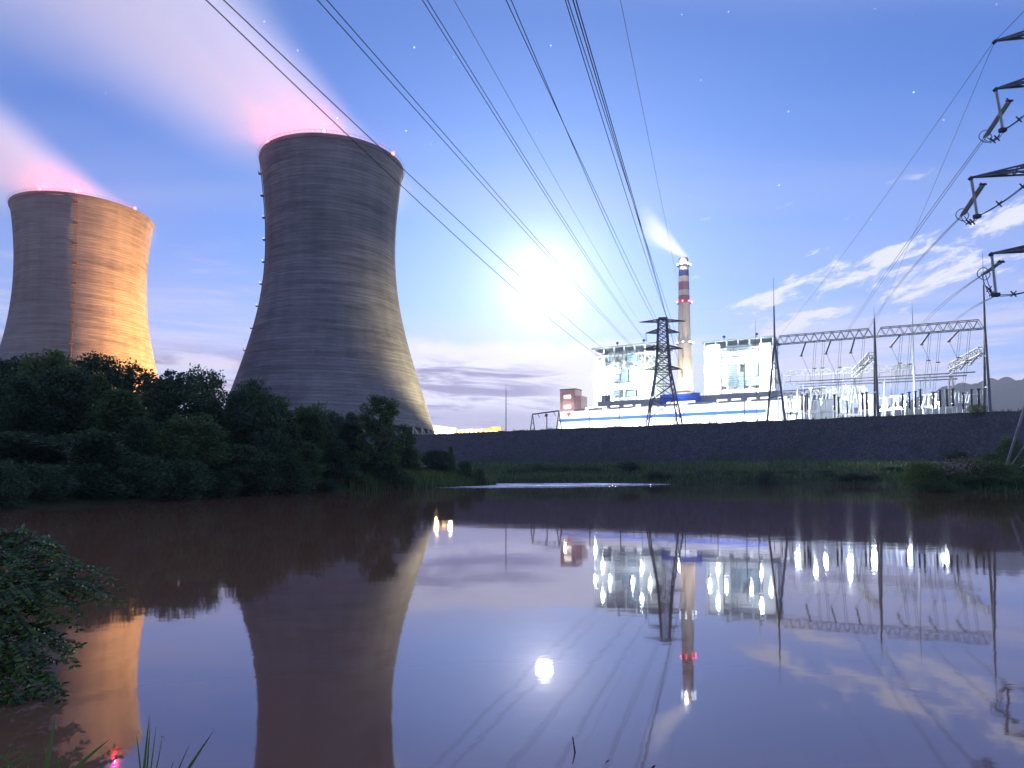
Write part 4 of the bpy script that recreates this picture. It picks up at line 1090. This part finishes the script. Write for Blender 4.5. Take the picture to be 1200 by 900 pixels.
for nm, a_, e_, j_, g_, m_, lab in (('upper', (1183, 118), (1155, 160), (1175, 151), (985, -.5), (1062, 287), 'upper'), ('middle', (1152, 216), (1128, 252), (1145, 252), (1010, -.5), (1068, 311), 'middle'), ('lower', (1173, 307), (1153, 321), (1167, 344), (1070, -.5), (1110, 352), 'lowest')):
    tip = TIPS[nm]; A = P(*a_, 75.8); B = P(*e_, 80.5); J = P(*j_, tip.y)
    o = thing('tension_insulator', tuple(A), f'twin grey green tension insulator slanting from the {lab} arm of the pylon', 'insulator')
    for s in (-.22, .22):
        ins_string(A + Vector((s, 0, s * .5)), B + Vector((s, 0, s * .5)), .17, o, 'string', 'glass_ins', n=26, seg=8)
    b = MB(); rp = [B + Vector((.75 * math.cos(k * math.pi / 8), .1 * math.sin(k), .75 * math.sin(k * math.pi / 8))) for k in range(17)]; b.tube(rp, .05, 6); b.build('grading_ring', M['steel_mid'], o)
    b = MB(); b.bar(tip + (A - tip) * .8, A, .12); b.bar(A + Vector((-.4, 0, 0)), A + Vector((.4, 0, 0)), .16); b.build('yoke', M['steel_dark'], o)
    o = thing('jumper_insulator', tuple(tip), f'pale hanging post insulator below the tip of the {lab} arm of the pylon', 'insulator')
    ins_string(tip, J, .17, o, 'rod', 'glass_ins', n=22, seg=8)
    b = MB(); b.box(J + Vector((0, 0, -.15)), (.7, .5, .4)); b.build('clamp', M['steel_dark'], o)
    T = beam_pt(*g_)
    ends = []
    for s in (-.25, .25):
        b0 = B + Vector((s, 0, s * .6))
        ends.append((T + Vector((s, 0, 0)), b0, (m_[0] + s * 4, m_[1])))
    ln = line(f'pair of wires running down from the {lab} pylon arm to the switchyard', ends, 1.0, .04, group=PWIRES)
    # jumper loop under the arm
    R_ = P(1262, e_[1] - 95 if nm != 'lower' else e_[1] - 10, 70)
    for s in (-.2, .2):
        m0 = B.lerp(J, .5) + Vector((0, 0, -1.5)); pts = []
        for k in range(13):
            f = k / 12; pts.append((B * (1 - f) ** 2 + m0 * 2 * f * (1 - f) + J * f * f) + Vector((s, 0, -.2 + s * .4)))
        m1 = J.lerp(R_, .45) + Vector((0, 0, -1.6))
        for k in range(1, 13):
            f = k / 12; pts.append((J * (1 - f) ** 2 + m1 * 2 * f * (1 - f) + R_ * f * f) + Vector((s, 0, -.2 + s * .4)))
        b = MB(); b.tube(pts, .045, 5); b.build('jumper', M['cable'], ln)
        if s > 0:
            for k in (5, 8, 15, 18): spacer(ln, pts[k] + Vector((-.2, 0, 0)))
tip = TIPS['shield']; gq = beam_pt(915, 3.5)
line('left thin ground wire slanting down from the top arm of the pylon', [(gq, tip + Vector((-.4, 0, -.4)), (1042, 222))], 1.0, .028, group=PWIRES)
line('right thin ground wire slanting down from the top arm of the pylon', [(beam_pt(1024, 3.0), tip + Vector((-.2, 0, -.4)), (1092, 222))], 1.0, .028, group=PWIRES)
line('short wires from the lowest pylon arm to the right bay of the switchyard', [(beam_pt(1105, -.3), P(1167, 346, 79), (1130, 366)), (beam_pt(1108, -.3), P(1169, 346, 79), (1132, 366))], 1.0, .04, group=PWIRES)
line('thin ground wire running from the pylon top out of the picture to the right', [(tip, P(1330, -120, 60), (1185, 28))], 1.0, .03, group=PWIRES)
for k in range(3):
    pass

# ================================================================ trees and plants
def leaf_quad(b, c, s, r):
    a = Vector((r.gauss(0, 1), r.gauss(0, 1), r.gauss(0, .7))).normalized(); u = a.cross(Vector((r.gauss(0, 1), r.gauss(0, 1), r.gauss(0, 1)))).normalized()
    q = a.cross(u) * .18 * s
    b.add([c - a * s, c + u * s * .55 + q, c + a * s, c - u * s * .55 + q], [(0, 1, 2, 3)])
def tree_proto(name, seed, h, cw, nl, ls, mname, trunk_h=.3, shape='round', gap=0.0, pos=(0, 0, 0)):
    """tapered trunk, limbs and a crown of leaf clumps at the limb ends; built round the origin"""
    r = random.Random(seed); t = thing(name, pos, None, None)
    b = MB(); tips = []
    tr = h * .022 + .03
    lean = Vector((r.uniform(-.06, .06), r.uniform(-.06, .06), 0)) * h
    spine = [Vector((0, 0, -.4)), Vector((0, 0, h * .12)), lean * .3 + Vector((r.uniform(-.1, .1), r.uniform(-.1, .1), h * .4)), lean * .7 + Vector((0, 0, h * .68)), lean + Vector((0, 0, h * .9))]
    b.tube(spine, [tr * 1.35, tr, tr * .75, tr * .45, tr * .15], 7)
    z0 = trunk_h * h; n = 30 if gap else 70 if shape == 'oval' else 40
    for i in range(n):
        f = (i + r.random()) / n                                    # 0 low .. 1 top of the crown
        if shape == 'round': w_ = math.sin(math.pi * (.14 + .80 * f)) ** .7
        elif shape == 'oval': w_ = math.sin(math.pi * (.20 + .74 * f)) ** .8
        elif shape == 'spread': w_ = (.55 + .45 * math.sin(math.pi * min(1, f * 1.05))) * (1 if f < .75 else .8)
        else: w_ = (1.0 - f) ** .75 * .95 + .08
        a = i * 2.4 + r.uniform(-.4, .4); L = cw * .42 * w_ * (r.random() ** .35) * r.uniform(.8, 1.12)
        z = z0 + (h * .97 - z0) * f
        e = lean * f * .9 + Vector((math.cos(a) * L, math.sin(a) * L, z)); zb = max(h * .08, z - L * r.uniform(.5, 1.0) - .04 * h); base = lean * max(0, zb / h) * .9 + Vector((0, 0, min(zb, h * .86)))
        m = base.lerp(e, .5) + Vector((0, 0, -.05 * L)); q = 1.15 - min(1, zb / h)
        b.tube([base, m, e], [tr * .34 * q, tr * .20 * q, tr * .05], 5)
        tips.append((e, r.uniform(.7, 1.25)))
        if gap > .08: tips.append((base.lerp(e, r.uniform(.55, .8)), r.uniform(.5, .9)))
    b.build('trunk', M['bark'], t, True, (0, 0, 0))
    c = MB(); cs = cw * (.088 if gap else .100 if shape == 'oval' else .150); tot = sum(q ** 2 for _, q in tips)
    for p, q in tips:
        if r.random() < gap: continue
        k = int(nl * q ** 2 / tot); rx = cs * q; ry = rx * r.uniform(.8, 1.2); rz = rx * r.uniform(.65, 1.05)
        for _ in range(k):
            d = Vector((r.gauss(0, 1), r.gauss(0, 1), r.gauss(0, 1))).normalized() * (r.random() ** .5) * (1.25 if r.random() < .2 else 1)
            pt = p + Vector((d.x * rx, d.y * ry, d.z * rz))
            if pt.z > .1: leaf_quad(c, pt, ls * r.uniform(.55, 1.25), r)
    c.build('crown', M[mname], t, False, (0, 0, 0))
    return t
PROTO = {}
def proto(k):
    if k not in PROTO:
        spec = {'dark1': (11, 10, 8, 8000, .20, 'leaf_dark', .16, 'round', 0), 'dark2': (12, 10, 9, 8500, .21, 'leaf_dark', .12, 'spread', 0), 'dark3': (13, 10, 7, 7500, .19, 'leaf_dark', .14, 'cone', 0),
                'mid1': (21, 10, 7.5, 8000, .19, 'leaf_mid', .14, 'round', 0), 'mid2': (22, 10, 6.5, 7500, .18, 'leaf_mid', .10, 'cone', 0), 'pale': (23, 10, 7, 9000, .18, 'leaf_pale', .14, 'round', 0),
                'airy': (31, 10, 11, 4600, .20, 'leaf_dark', .30, 'spread', .12), 'willow': (37, 10, 6.4, 14000, .125, 'leaf_mid', .02, 'oval', 0),
                'bush1': (41, 3, 4.6, 4200, .11, 'leaf_dark', .04, 'spread', .0), 'bush2': (42, 3, 4.2, 4200, .10, 'leaf_mid', .04, 'spread', .0), 'bush3': (43, 3, 4.2, 4200, .10, 'leaf_pale', .04, 'round', .0)}[k]
        PROTO[k] = [tree_proto('tree' if spec[1] > 4 else 'bush', *spec), spec[1], spec[2], False]
    return PROTO[k]
def plant(k, px, D, py, wpx, label, cat, group=None, rz=None, name=None):
    """px = middle, py = top of the crown, wpx = its width in the photo"""
    p = proto(k); o = p[0] if not p[3] else copy_tree(p[0]); p[3] = True
    g = P(px, 560, D); z0 = H(g.x, D); top = P(px, py, D).z; h = max(.6, top - z0)
    wm = wpx / F * D
    o.location = (g.x, D, z0); o.scale = (wm / p[2], wm / p[2], h / (p[1] * 1.03)); o.rotation_euler = (0, 0, rz if rz is not None else (px * 1.7 + D) % 6.28)
    for key in ('label', 'category', 'group'):
        if key in o: del o[key]
    o.name = name or o.name.split('.')[0]
    return tag(o, label, cat, group)
GD = 'dark trees of the grove on the left bank'; LD = 'dark leafy tree crowded into the shaded grove on the left bank'
# back row, then middle and front rows: (kind, px, depth, top, width)
for k, px, D, py, wd in (('dark2', -60, 62, 405, 130), ('dark1', 8, 60, 416, 110), ('dark1', 105, 62, 417, 90), ('dark2', 150, 64, 426, 85), ('dark3', 185, 66, 438, 70), ('dark1', 235, 72, 452, 80), ('dark2', 275, 70, 449, 90), ('dark1', 300, 72, 452, 70),
                         ('dark1', 355, 76, 482, 70), ('dark2', 385, 80, 486, 60), ('dark3', 405, 82, 488, 50),
                         ('dark2', -20, 46, 440, 120), ('dark3', 35, 48, 448, 100), ('dark1', 85, 50, 440, 110), ('dark2', 140, 50, 446, 110), ('dark1', 195, 52, 455, 100), ('dark3', 240, 56, 468, 90), ('dark2', 285, 60, 470, 90), ('dark1', 330, 66, 490, 80), ('dark2', 368, 70, 500, 70), ('dark1', 405, 76, 505, 60), ('dark2', 470, 84, 512, 50),
                         ('dark1', -10, 34, 492, 130), ('dark2', 50, 37, 500, 120), ('dark1', 110, 40, 496, 110), ('dark3', 160, 43, 500, 100), ('dark2', 215, 46, 505, 110), ('dark1', 265, 51, 510, 100), ('dark2', 310, 56, 515, 90), ('dark1', 350, 61, 520, 80), ('dark3', 390, 67, 525, 70), ('dark2', 425, 73, 528, 60)):
    j = random.Random(int(px * 7 + D)); low = D < 77 and py > 436
    plant(k if not low or j.random() < .55 else j.choice(['mid1', 'mid2', 'dark3']), px + j.uniform(-9, 9), D + j.uniform(-3, 4), py + (j.uniform(-22, 16) if low else j.uniform(-5, 4)), wd * j.uniform(.7, 1.15), LD, 'tree', GD)
plant('pale', 62, 54, 411, 84, 'pale green round crowned tree standing out in front of the orange lit cooling tower', 'tree')
plant('airy', 218, 62, 428, 84, 'thin open crowned tree with sky showing through, between the two cooling towers', 'tree')
plant('mid1', 322, 68, 461, 62, 'mid green tree just right of the tallest dark crown, below the shaded tower', 'tree')
plant('mid2', 285, 58, 480, 76, 'green tree with a lighter top low in the grove under the shaded tower left edge', 'tree')
plant('mid1', 362, 72, 474, 60, 'light topped tree in the dip of the grove before the shaded tower', 'tree')
plant('mid2', 120, 52, 436, 60, 'greener crown right beside the pale round tree', 'tree')
plant('willow', 440, 76, 461, 78, 'tall feathery green tree standing clear before the foot of the shaded tower', 'tree')
plant('mid2', 478, 88, 500, 40, 'small upright tree just right of the tall feathery tree', 'tree')
plant('dark1', 512, 95, 527, 50, 'rounded dark bush before the retaining wall, right of the grove', 'bush', name='bush')
plant('mid2', 528, 100, 522, 16, 'slim upright shrub behind the rounded dark bush', 'bush', name='bush')
plant('bush1', 545, 98, 541, 28, 'low dark bush between the rounded one and the tip of the reed spit', 'bush')
plant('bush1', 562, 100, 550, 18, 'small dark bush right at the tip of the reed spit', 'bush')
plant('bush1', 455, 75, 545, 60, 'low dark bush at the water under the tall feathery tree', 'bush')
plant('bush2', 470, 77, 553, 46, 'low green bush at the water where the reed spit begins', 'bush')
GB = 'low dark bushes along the left water edge'; LB = 'low dark bush overhanging the water along the left bank'
for px, D, py, wd in ((-5, 30, 540, 120), (50, 33, 546, 110), (105, 36, 545, 110), (160, 39, 548, 100), (210, 42, 546, 100), (258, 47, 548, 90), (300, 52, 545, 80), (340, 57, 548, 80), (380, 64, 550, 64), (415, 70, 550, 54)):
    plant('bush1', px, D, py + random.Random(px).uniform(-16, 14), wd * random.Random(px + 1).uniform(.6, 1.1), LB, 'bush', GB)
# shrubs on the far bank below the wall
GF = 'shrubs on the grassy foot of the retaining wall'
for k, px, D, py, wd, lab in (('bush1', 604, 150, 552, 30, 'low round shrub at the foot of the wall, left end of the row'), ('bush2', 634, 152, 543, 44, 'pale tipped broad shrub at the foot of the wall, largest of the row'), ('bush1', 660, 154, 547, 30, 'dark round shrub right of the pale tipped broad one at the foot of the wall'),
                            ('bush2', 680, 152, 545, 28, 'green rounded shrub in the middle of the row at the foot of the wall'), ('bush1', 697, 152, 548, 26, 'small dark shrub between the green rounded one and the tall dark one at the wall'), ('dark2', 738, 148, 541, 34, 'tall dark shrub at the right end of the row under the wall'), ('bush2', 655, 142, 557, 26, 'low pale patch of a shrub close to the far water edge')):
    plant(k, px, D, py, wd, lab, 'bush', GF, name='bush')
GR = 'dark brush scattered along the far bank'
rr = random.Random(77)
for i in range(13):
    px = 765 + i * 23 + rr.uniform(-8, 8)
    plant('bush1', px, 131 + rr.uniform(-3, 14) - i * 1.2, 556 + rr.uniform(-6, 3), rr.uniform(22, 40), 'dark low brush along the far water edge under the long wall', 'bush', GR)
# right bank: paler leaf colour stands in for light falling on these bushes
for k, px, D, py, wd, lab in (('bush3', 1082, 64, 541, 52, 'leafy pale green bush at the left end of the right bank clump'), ('bush3', 1112, 63, 546, 44, 'low bright green bush drooping to the water on the right bank'), ('bush3', 1135, 66, 538, 52, 'bush with pale seed heads in the middle of the right bank clump'),
                            ('bush3', 1165, 64, 541, 50, 'dense green bush on the right bank beside the pylon leg'), ('bush1', 1188, 66, 548, 40, 'dark bush on the right bank under the pylon'), ('bush2', 1185, 92, 513, 40, 'dark green shrub on the slope behind the pylon leg'), ('bush1', 1122, 96, 530, 40, 'shrub with a pale top on the slope below the wall at right'),
                            ('bush2', 1165, 88, 531, 44, 'low green shrub on the slope above the right bank clump'), ('bush3', 1195, 61, 566, 36, 'low grassy bush at the right edge by the water'), ('bush2', 1150, 61.5, 560, 60, 'dark bush at the water below the seed heads'), ('bush2', 1098, 61, 562, 50, 'dark bush at the water under the bright green ones')):
    plant(k, px, D, py, wd, lab, 'bush', 'bushes on the right bank')
plant('bush3', 1176, 104, 478, 26, 'pale weedy bush on top of the wall near the right end', 'bush')
o = [q for q in bpy.data.objects if q.get('label', '').startswith('pale weedy')][0]; g = P(1178, 480, 166); o.location = (g.x, 176, TOPZ); o.scale = (1.3, 1.3, .75)
fm = MB(); r = random.Random(9)
for _ in range(420):
    px, py = r.gauss(1120, 9), r.gauss(549, 5); c = P(px, py, 62.2 + r.uniform(-.5, .8)); leaf_quad(fm, c, r.uniform(.05, .12), r)
for _ in range(180):
    px, py = r.gauss(1140, 22), r.gauss(545, 7); c = P(px, py, 63 + r.uniform(-.6, .8)); leaf_quad(fm, c, r.uniform(.05, .10), r)
o = fm.build('seed_heads', M['flower']); tag(o, 'pinkish seed heads over the right bank bushes', 'seed heads', kind='stuff')

# reeds and grass: masses nobody could count
def grass_mass(name, label, pts, n, h0, h1, wd, mname, seed, bend=.5):
    r = random.Random(seed); b = MB()
    for _ in range(n):
        (x, y), sp = pts[r.randrange(len(pts))]; x += r.gauss(0, sp); y += r.gauss(0, sp); z = H(x, y)
        if z < -.05: continue
        hh = r.uniform(h0, h1); a = r.uniform(0, 6.28); c, s = math.cos(a), math.sin(a); bd = hh * r.uniform(.1, bend)
        p0 = Vector((x, y, z - .05)); p1 = p0 + Vector((c * bd * .35, s * bd * .35, hh * .6)); p2 = p0 + Vector((c * bd, s * bd, hh))
        w_ = Vector((-s, c, 0)) * wd
        b.add([p0 - w_, p0 + w_, p1 + w_ * .8, p1 - w_ * .8, p2], [(0, 1, 2, 3), (3, 2, 4)])
    return tag(b.build(name, M[mname]), label, 'grass', kind='stuff')
spit = [((-15 + 12.5 * f + rx, 70 + 38 * f), 1.1) for f in np.linspace(0, 1, 26) for rx in (-2.6, -.6)]
grass_mass('reeds', 'bright green reeds along the low spit into the pond', spit, 9000, .5, 1.5, .05, 'leaf_pale', 5)
farb = [((x, y), 2.6) for x, y in dense([(-8, 134), (22, 136), (48, 128), (66, 116), (60, 98), (50, 80)], 3)] + [((x, y + o_), 5) for o_ in (12, 24, 36) for x, y in dense([(-12, 134), (22, 136), (48, 128), (76, 116)], 4)]
grass_mass('grass', 'rough dark grass on the slope below the retaining wall', farb, 15000, .3, 1.1, .09, 'leaf_mid', 6)
rb_ = [((x, y), 1.8) for x, y in dense([(42, 61.5), (52, 61), (66, 56)], 1.5)] + [((x, y), 5) for x, y in dense([(46, 70), (62, 72), (66, 90)], 4)]
grass_mass('grass', 'green grass on the right bank round the pylon foot', rb_, 8000, .25, .9, .05, 'leaf_mid', 7)

# ---------------------------------------------------------------- near shrub at the left edge
r = random.Random(21)
SB = Vector((-5.05, 5.6, .1))
t = thing('shrub', tuple(SB), 'glossy shrub with feathery compound leaves leaning over the water at the left edge', 'shrub')
stems = MB(); fol = MB(); pale = MB()
def leaflet(b, p, d, up, L, wd):
    d = d.normalized(); s = d.cross(up).normalized(); n = s.cross(d)
    b.add([p, p + d * L * .45 + s * wd - n * .006, p + d * L, p + d * L * .45 - s * wd - n * .006, p + d * L * .45 + n * .010], [(0, 1, 4), (1, 2, 4), (2, 3, 4), (3, 0, 4)])
def frond(p, d, L, n=8):
    d = d.normalized(); side = d.cross(Vector((0, 0, 1))).normalized(); pts = []; fol_ = pale if r.random() < .2 else fol; n = r.choice((6, 7, 8, 9))
    for k in range(7):
        f = k / 6; pts.append(p + d * L * f + Vector((0, 0, -.35 * L * f * f)))
    stems.tube(pts, [.004, .0035, .003, .0028, .0024, .002, .0015], 4)
    for k in range(n):
        f = .15 + .85 * k / (n - 1); q = f * 6; i = min(5, int(q)); c = pts[i].lerp(pts[i + 1], q - i); dd = (pts[i + 1] - pts[i]).normalized(); up = side.cross(dd).normalized()
        for s in (-1, 1):
            ld = dd * .45 + side * s * .9 + Vector((r.uniform(-.2, .2), r.uniform(-.2, .2), r.uniform(-.3, .1)))
            leaflet(fol_, c, ld, up + Vector((r.uniform(-.3, .3), r.uniform(-.3, .3), 0)), L * r.uniform(.22, .30) * (1 - .35 * abs(f - .5)), L * .055)
    leaflet(fol_, pts[-1], d, Vector((0, 0, 1)), L * .25, L * .05)
# branch tips follow the outline seen at the left edge: (px, py, depth)
outline = [(22, 622, 5.6), (44, 632, 5.5), (66, 648, 5.4), (108, 664, 5.2), (112, 690, 5.1), (88, 680, 5.0), (6, 626, 5.7), (-8, 634, 5.6), (34, 640, 5.3), (56, 690, 4.9), (12, 690, 4.9), (36, 735, 4.8), (10, 760, 4.7), (40, 790, 4.7), (14, 632, 5.6), (30, 650, 5.5), (20, 672, 5.2), (52, 668, 5.3), (80, 660, 5.2), (98, 676, 5.2), (92, 690, 5.0), (70, 700, 5.0), (62, 716, 4.9), (58, 738, 4.9), (66, 752, 4.8), (48, 772, 4.8), (58, 790, 4.7), (44, 806, 4.7), (26, 822, 4.6), (12, 838, 4.5), (30, 690, 4.9), (20, 720, 4.8), (24, 750, 4.7), (18, 780, 4.6), (8, 800, 4.6), (4, 650, 5.2), (40, 705, 4.8), (0, 700, 4.8), (-10, 740, 4.8), (-20, 670, 5.2), (-5, 820, 4.5)]
for px, py, D in outline:
    tip = P(px - 8, py + 2, D)
    root = SB + Vector((r.uniform(-.5, .1), r.uniform(-.4, .4), 0)); mid = root.lerp(tip, .55) + Vector((-.15, 0, .25))
    sp = []
    for k in range(9):
        f = k / 8; sp.append(root * (1 - f) ** 2 + mid * 2 * f * (1 - f) + tip * f * f)
    stems.tube(sp, [.016 - .0014 * k for k in range(9)], 5)
    for k in range(20):
        f = .36 + .64 * k / 19; q = f * 8; i = min(7, int(q)); c = sp[i].lerp(sp[i + 1], q - i); dd = (sp[i + 1] - sp[i]).normalized()
        a = r.uniform(0, 6.28); o_ = Vector((math.cos(a), math.sin(a), r.uniform(-.1, .5)))
        frond(c, dd * .6 + o_ * .9, r.uniform(.11, .28), 7)
    frond(tip, (tip - mid), .26, 9)
stems.build('stems', M['bark'], t); fol.build('leaves', M['leaf_shine'], t); pale.build('young_leaves', M['leaf_young'], t)
# ---------------------------------------------------------------- grass blades at the near bank
def blade_plant(name, label, cat, blades, mname='leaf_pale', group=None):
    """blades: (px0, py0, px1, py1, depth, half width m, sag)"""
    a = blades[0]; base = P(a[0], a[1], a[4]); t = thing(name, tuple(base), label, cat, group)
    for x0, y0, x1, y1, D, wd, sg in blades:
        p0, p2 = P(x0, y0, D), P(x1, y1, D + r.uniform(-.12, .12)); L = (p2 - p0).length; b = MB(); vs = []; n = 9
        p0 = p0 + (p0 - p2) * .35
        sd = Vector((p2.z - p0.z, 0.15, -(p2.x - p0.x))).normalized()
        for k in range(n):
            f = k / (n - 1); c = p0.lerp(p2, f) + Vector((0, 0, sg * L * 4 * f * (1 - f) * .5)); w_ = wd * (1 - f ** 2.2) * min(1, .5 + f * 2) + .0006
            vs += [c - sd * w_, c + Vector((0, w_ * .5, 0)), c + sd * w_]
        fs = []
        for k in range(n - 1):
            for q in (0, 1): fs.append((k * 3 + q, k * 3 + q + 1, k * 3 + q + 4, k * 3 + q + 3))
        b.add(vs, fs); b.build('blade', M[mname], t, True)
    return t
blade_plant('grass_tuft', 'tuft of thin arching grass blades in the lower left corner', 'grass tuft',
    [(8, 905, 62, 874, 3.0, .005, .35), (4, 905, 44, 887, 3.0, .004, .3), (15, 908, 52, 890, 2.9, .004, .4), (-5, 900, 28, 880, 3.1, .005, .4), (20, 912, -6, 884, 3.0, .004, .3), (30, 915, 38, 880, 3.0, .004, .1), (2, 910, 20, 872, 3.1, .004, .25), (45, 915, 85, 892, 2.9, .004, .3), (60, 915, 68, 882, 2.9, .005, .05), (72, 915, 66, 880, 3.0, .0045, .05), (10, 915, 8, 890, 2.8, .005, .1), (35, 915, 58, 884, 2.8, .004, .4), (-6, 915, 12, 895, 2.8, .005, .3), (25, 915, 2, 896, 2.9, .004, .3)])
blade_plant('grass_leaf', 'broad upright yellow green grass leaf at the bottom left', 'grass', [(53, 905, 65, 839, 2.9, .011, .02)])
blade_plant('grass_leaf', 'broad slanting pale green grass leaf right of the upright one', 'grass', [(84, 908, 128, 867, 2.9, .011, .12)])
blade_plant('sedge', 'dark thin sedge stems with drooping heads before the reflected orange tower', 'sedge',
    [(168, 908, 175, 838, 3.2, .0055, .0), (172, 908, 176, 846, 3.2, .004, .0), (165, 905, 160, 860, 3.2, .0035, .0), (176, 908, 183, 852, 3.3, .003, .02), (182, 908, 190, 866, 3.3, .003, .02), (163, 860, 172, 872, 3.2, .003, .0), (188, 870, 184, 884, 3.3, .004, .0), (190, 866, 193, 872, 3.3, .004, .3)], 'blade')
blade_plant('grass_leaf', 'dark slanting grass leaf with a curled tip, rightmost of the bottom left plants', 'grass', [(217, 908, 250, 857, 3.1, .007, .05), (250, 857, 255, 868, 3.1, .003, .3)], 'leaf_mid')
blade_plant('grass_leaf', 'short pale grass blades between the sedge and the dark slanting leaf', 'grass', [(198, 908, 204, 890, 3.0, .006, .0), (208, 905, 222, 873, 3.1, .004, .05)])
def twig(pts, label):
    v = [P(x, y, D) for x, y, D in pts]; o = MB(); o.tube(v, [.006] * (len(v) - 1) + [.003], 6); ob = o.build('twig', M['bark'], None, True); tag(ob, label, 'twig')
twig([(671, 910, 3.7), (675, 890, 3.75), (671, 863, 3.8)], 'bent dark twig sticking up out of the water at the bottom')
twig([(700, 905, 3.6), (707, 897, 3.62), (713, 891, 3.66)], 'short dark twig tip right of the bent one at the bottom')
twig([(762, 910, 3.5), (765, 899, 3.5), (768, 897, 3.5)], 'tiny dark twig end barely above the bottom edge')

# ================================================================ evening haze: even, thin air over the whole place
hz_ = MB(); hz_.box((0, 1640, 158), (6400, 3600, 324)); m = bpy.data.materials.new('haze_air'); m.use_nodes = True; tt = m.node_tree; tt.nodes.clear()
o_ = tt.nodes.new('ShaderNodeOutputMaterial'); pv = tt.nodes.new('ShaderNodeVolumePrincipled'); tt.links.new(pv.outputs[0], o_.inputs['Volume'])
pv.inputs['Color'].default_value = (.8, .87, 1, 1); pv.inputs['Density'].default_value = 0.00018; pv.inputs['Anisotropy'].default_value = 0.3
tag(hz_.build('haze', m), 'thin evening haze over the whole place', 'haze', kind='stuff')
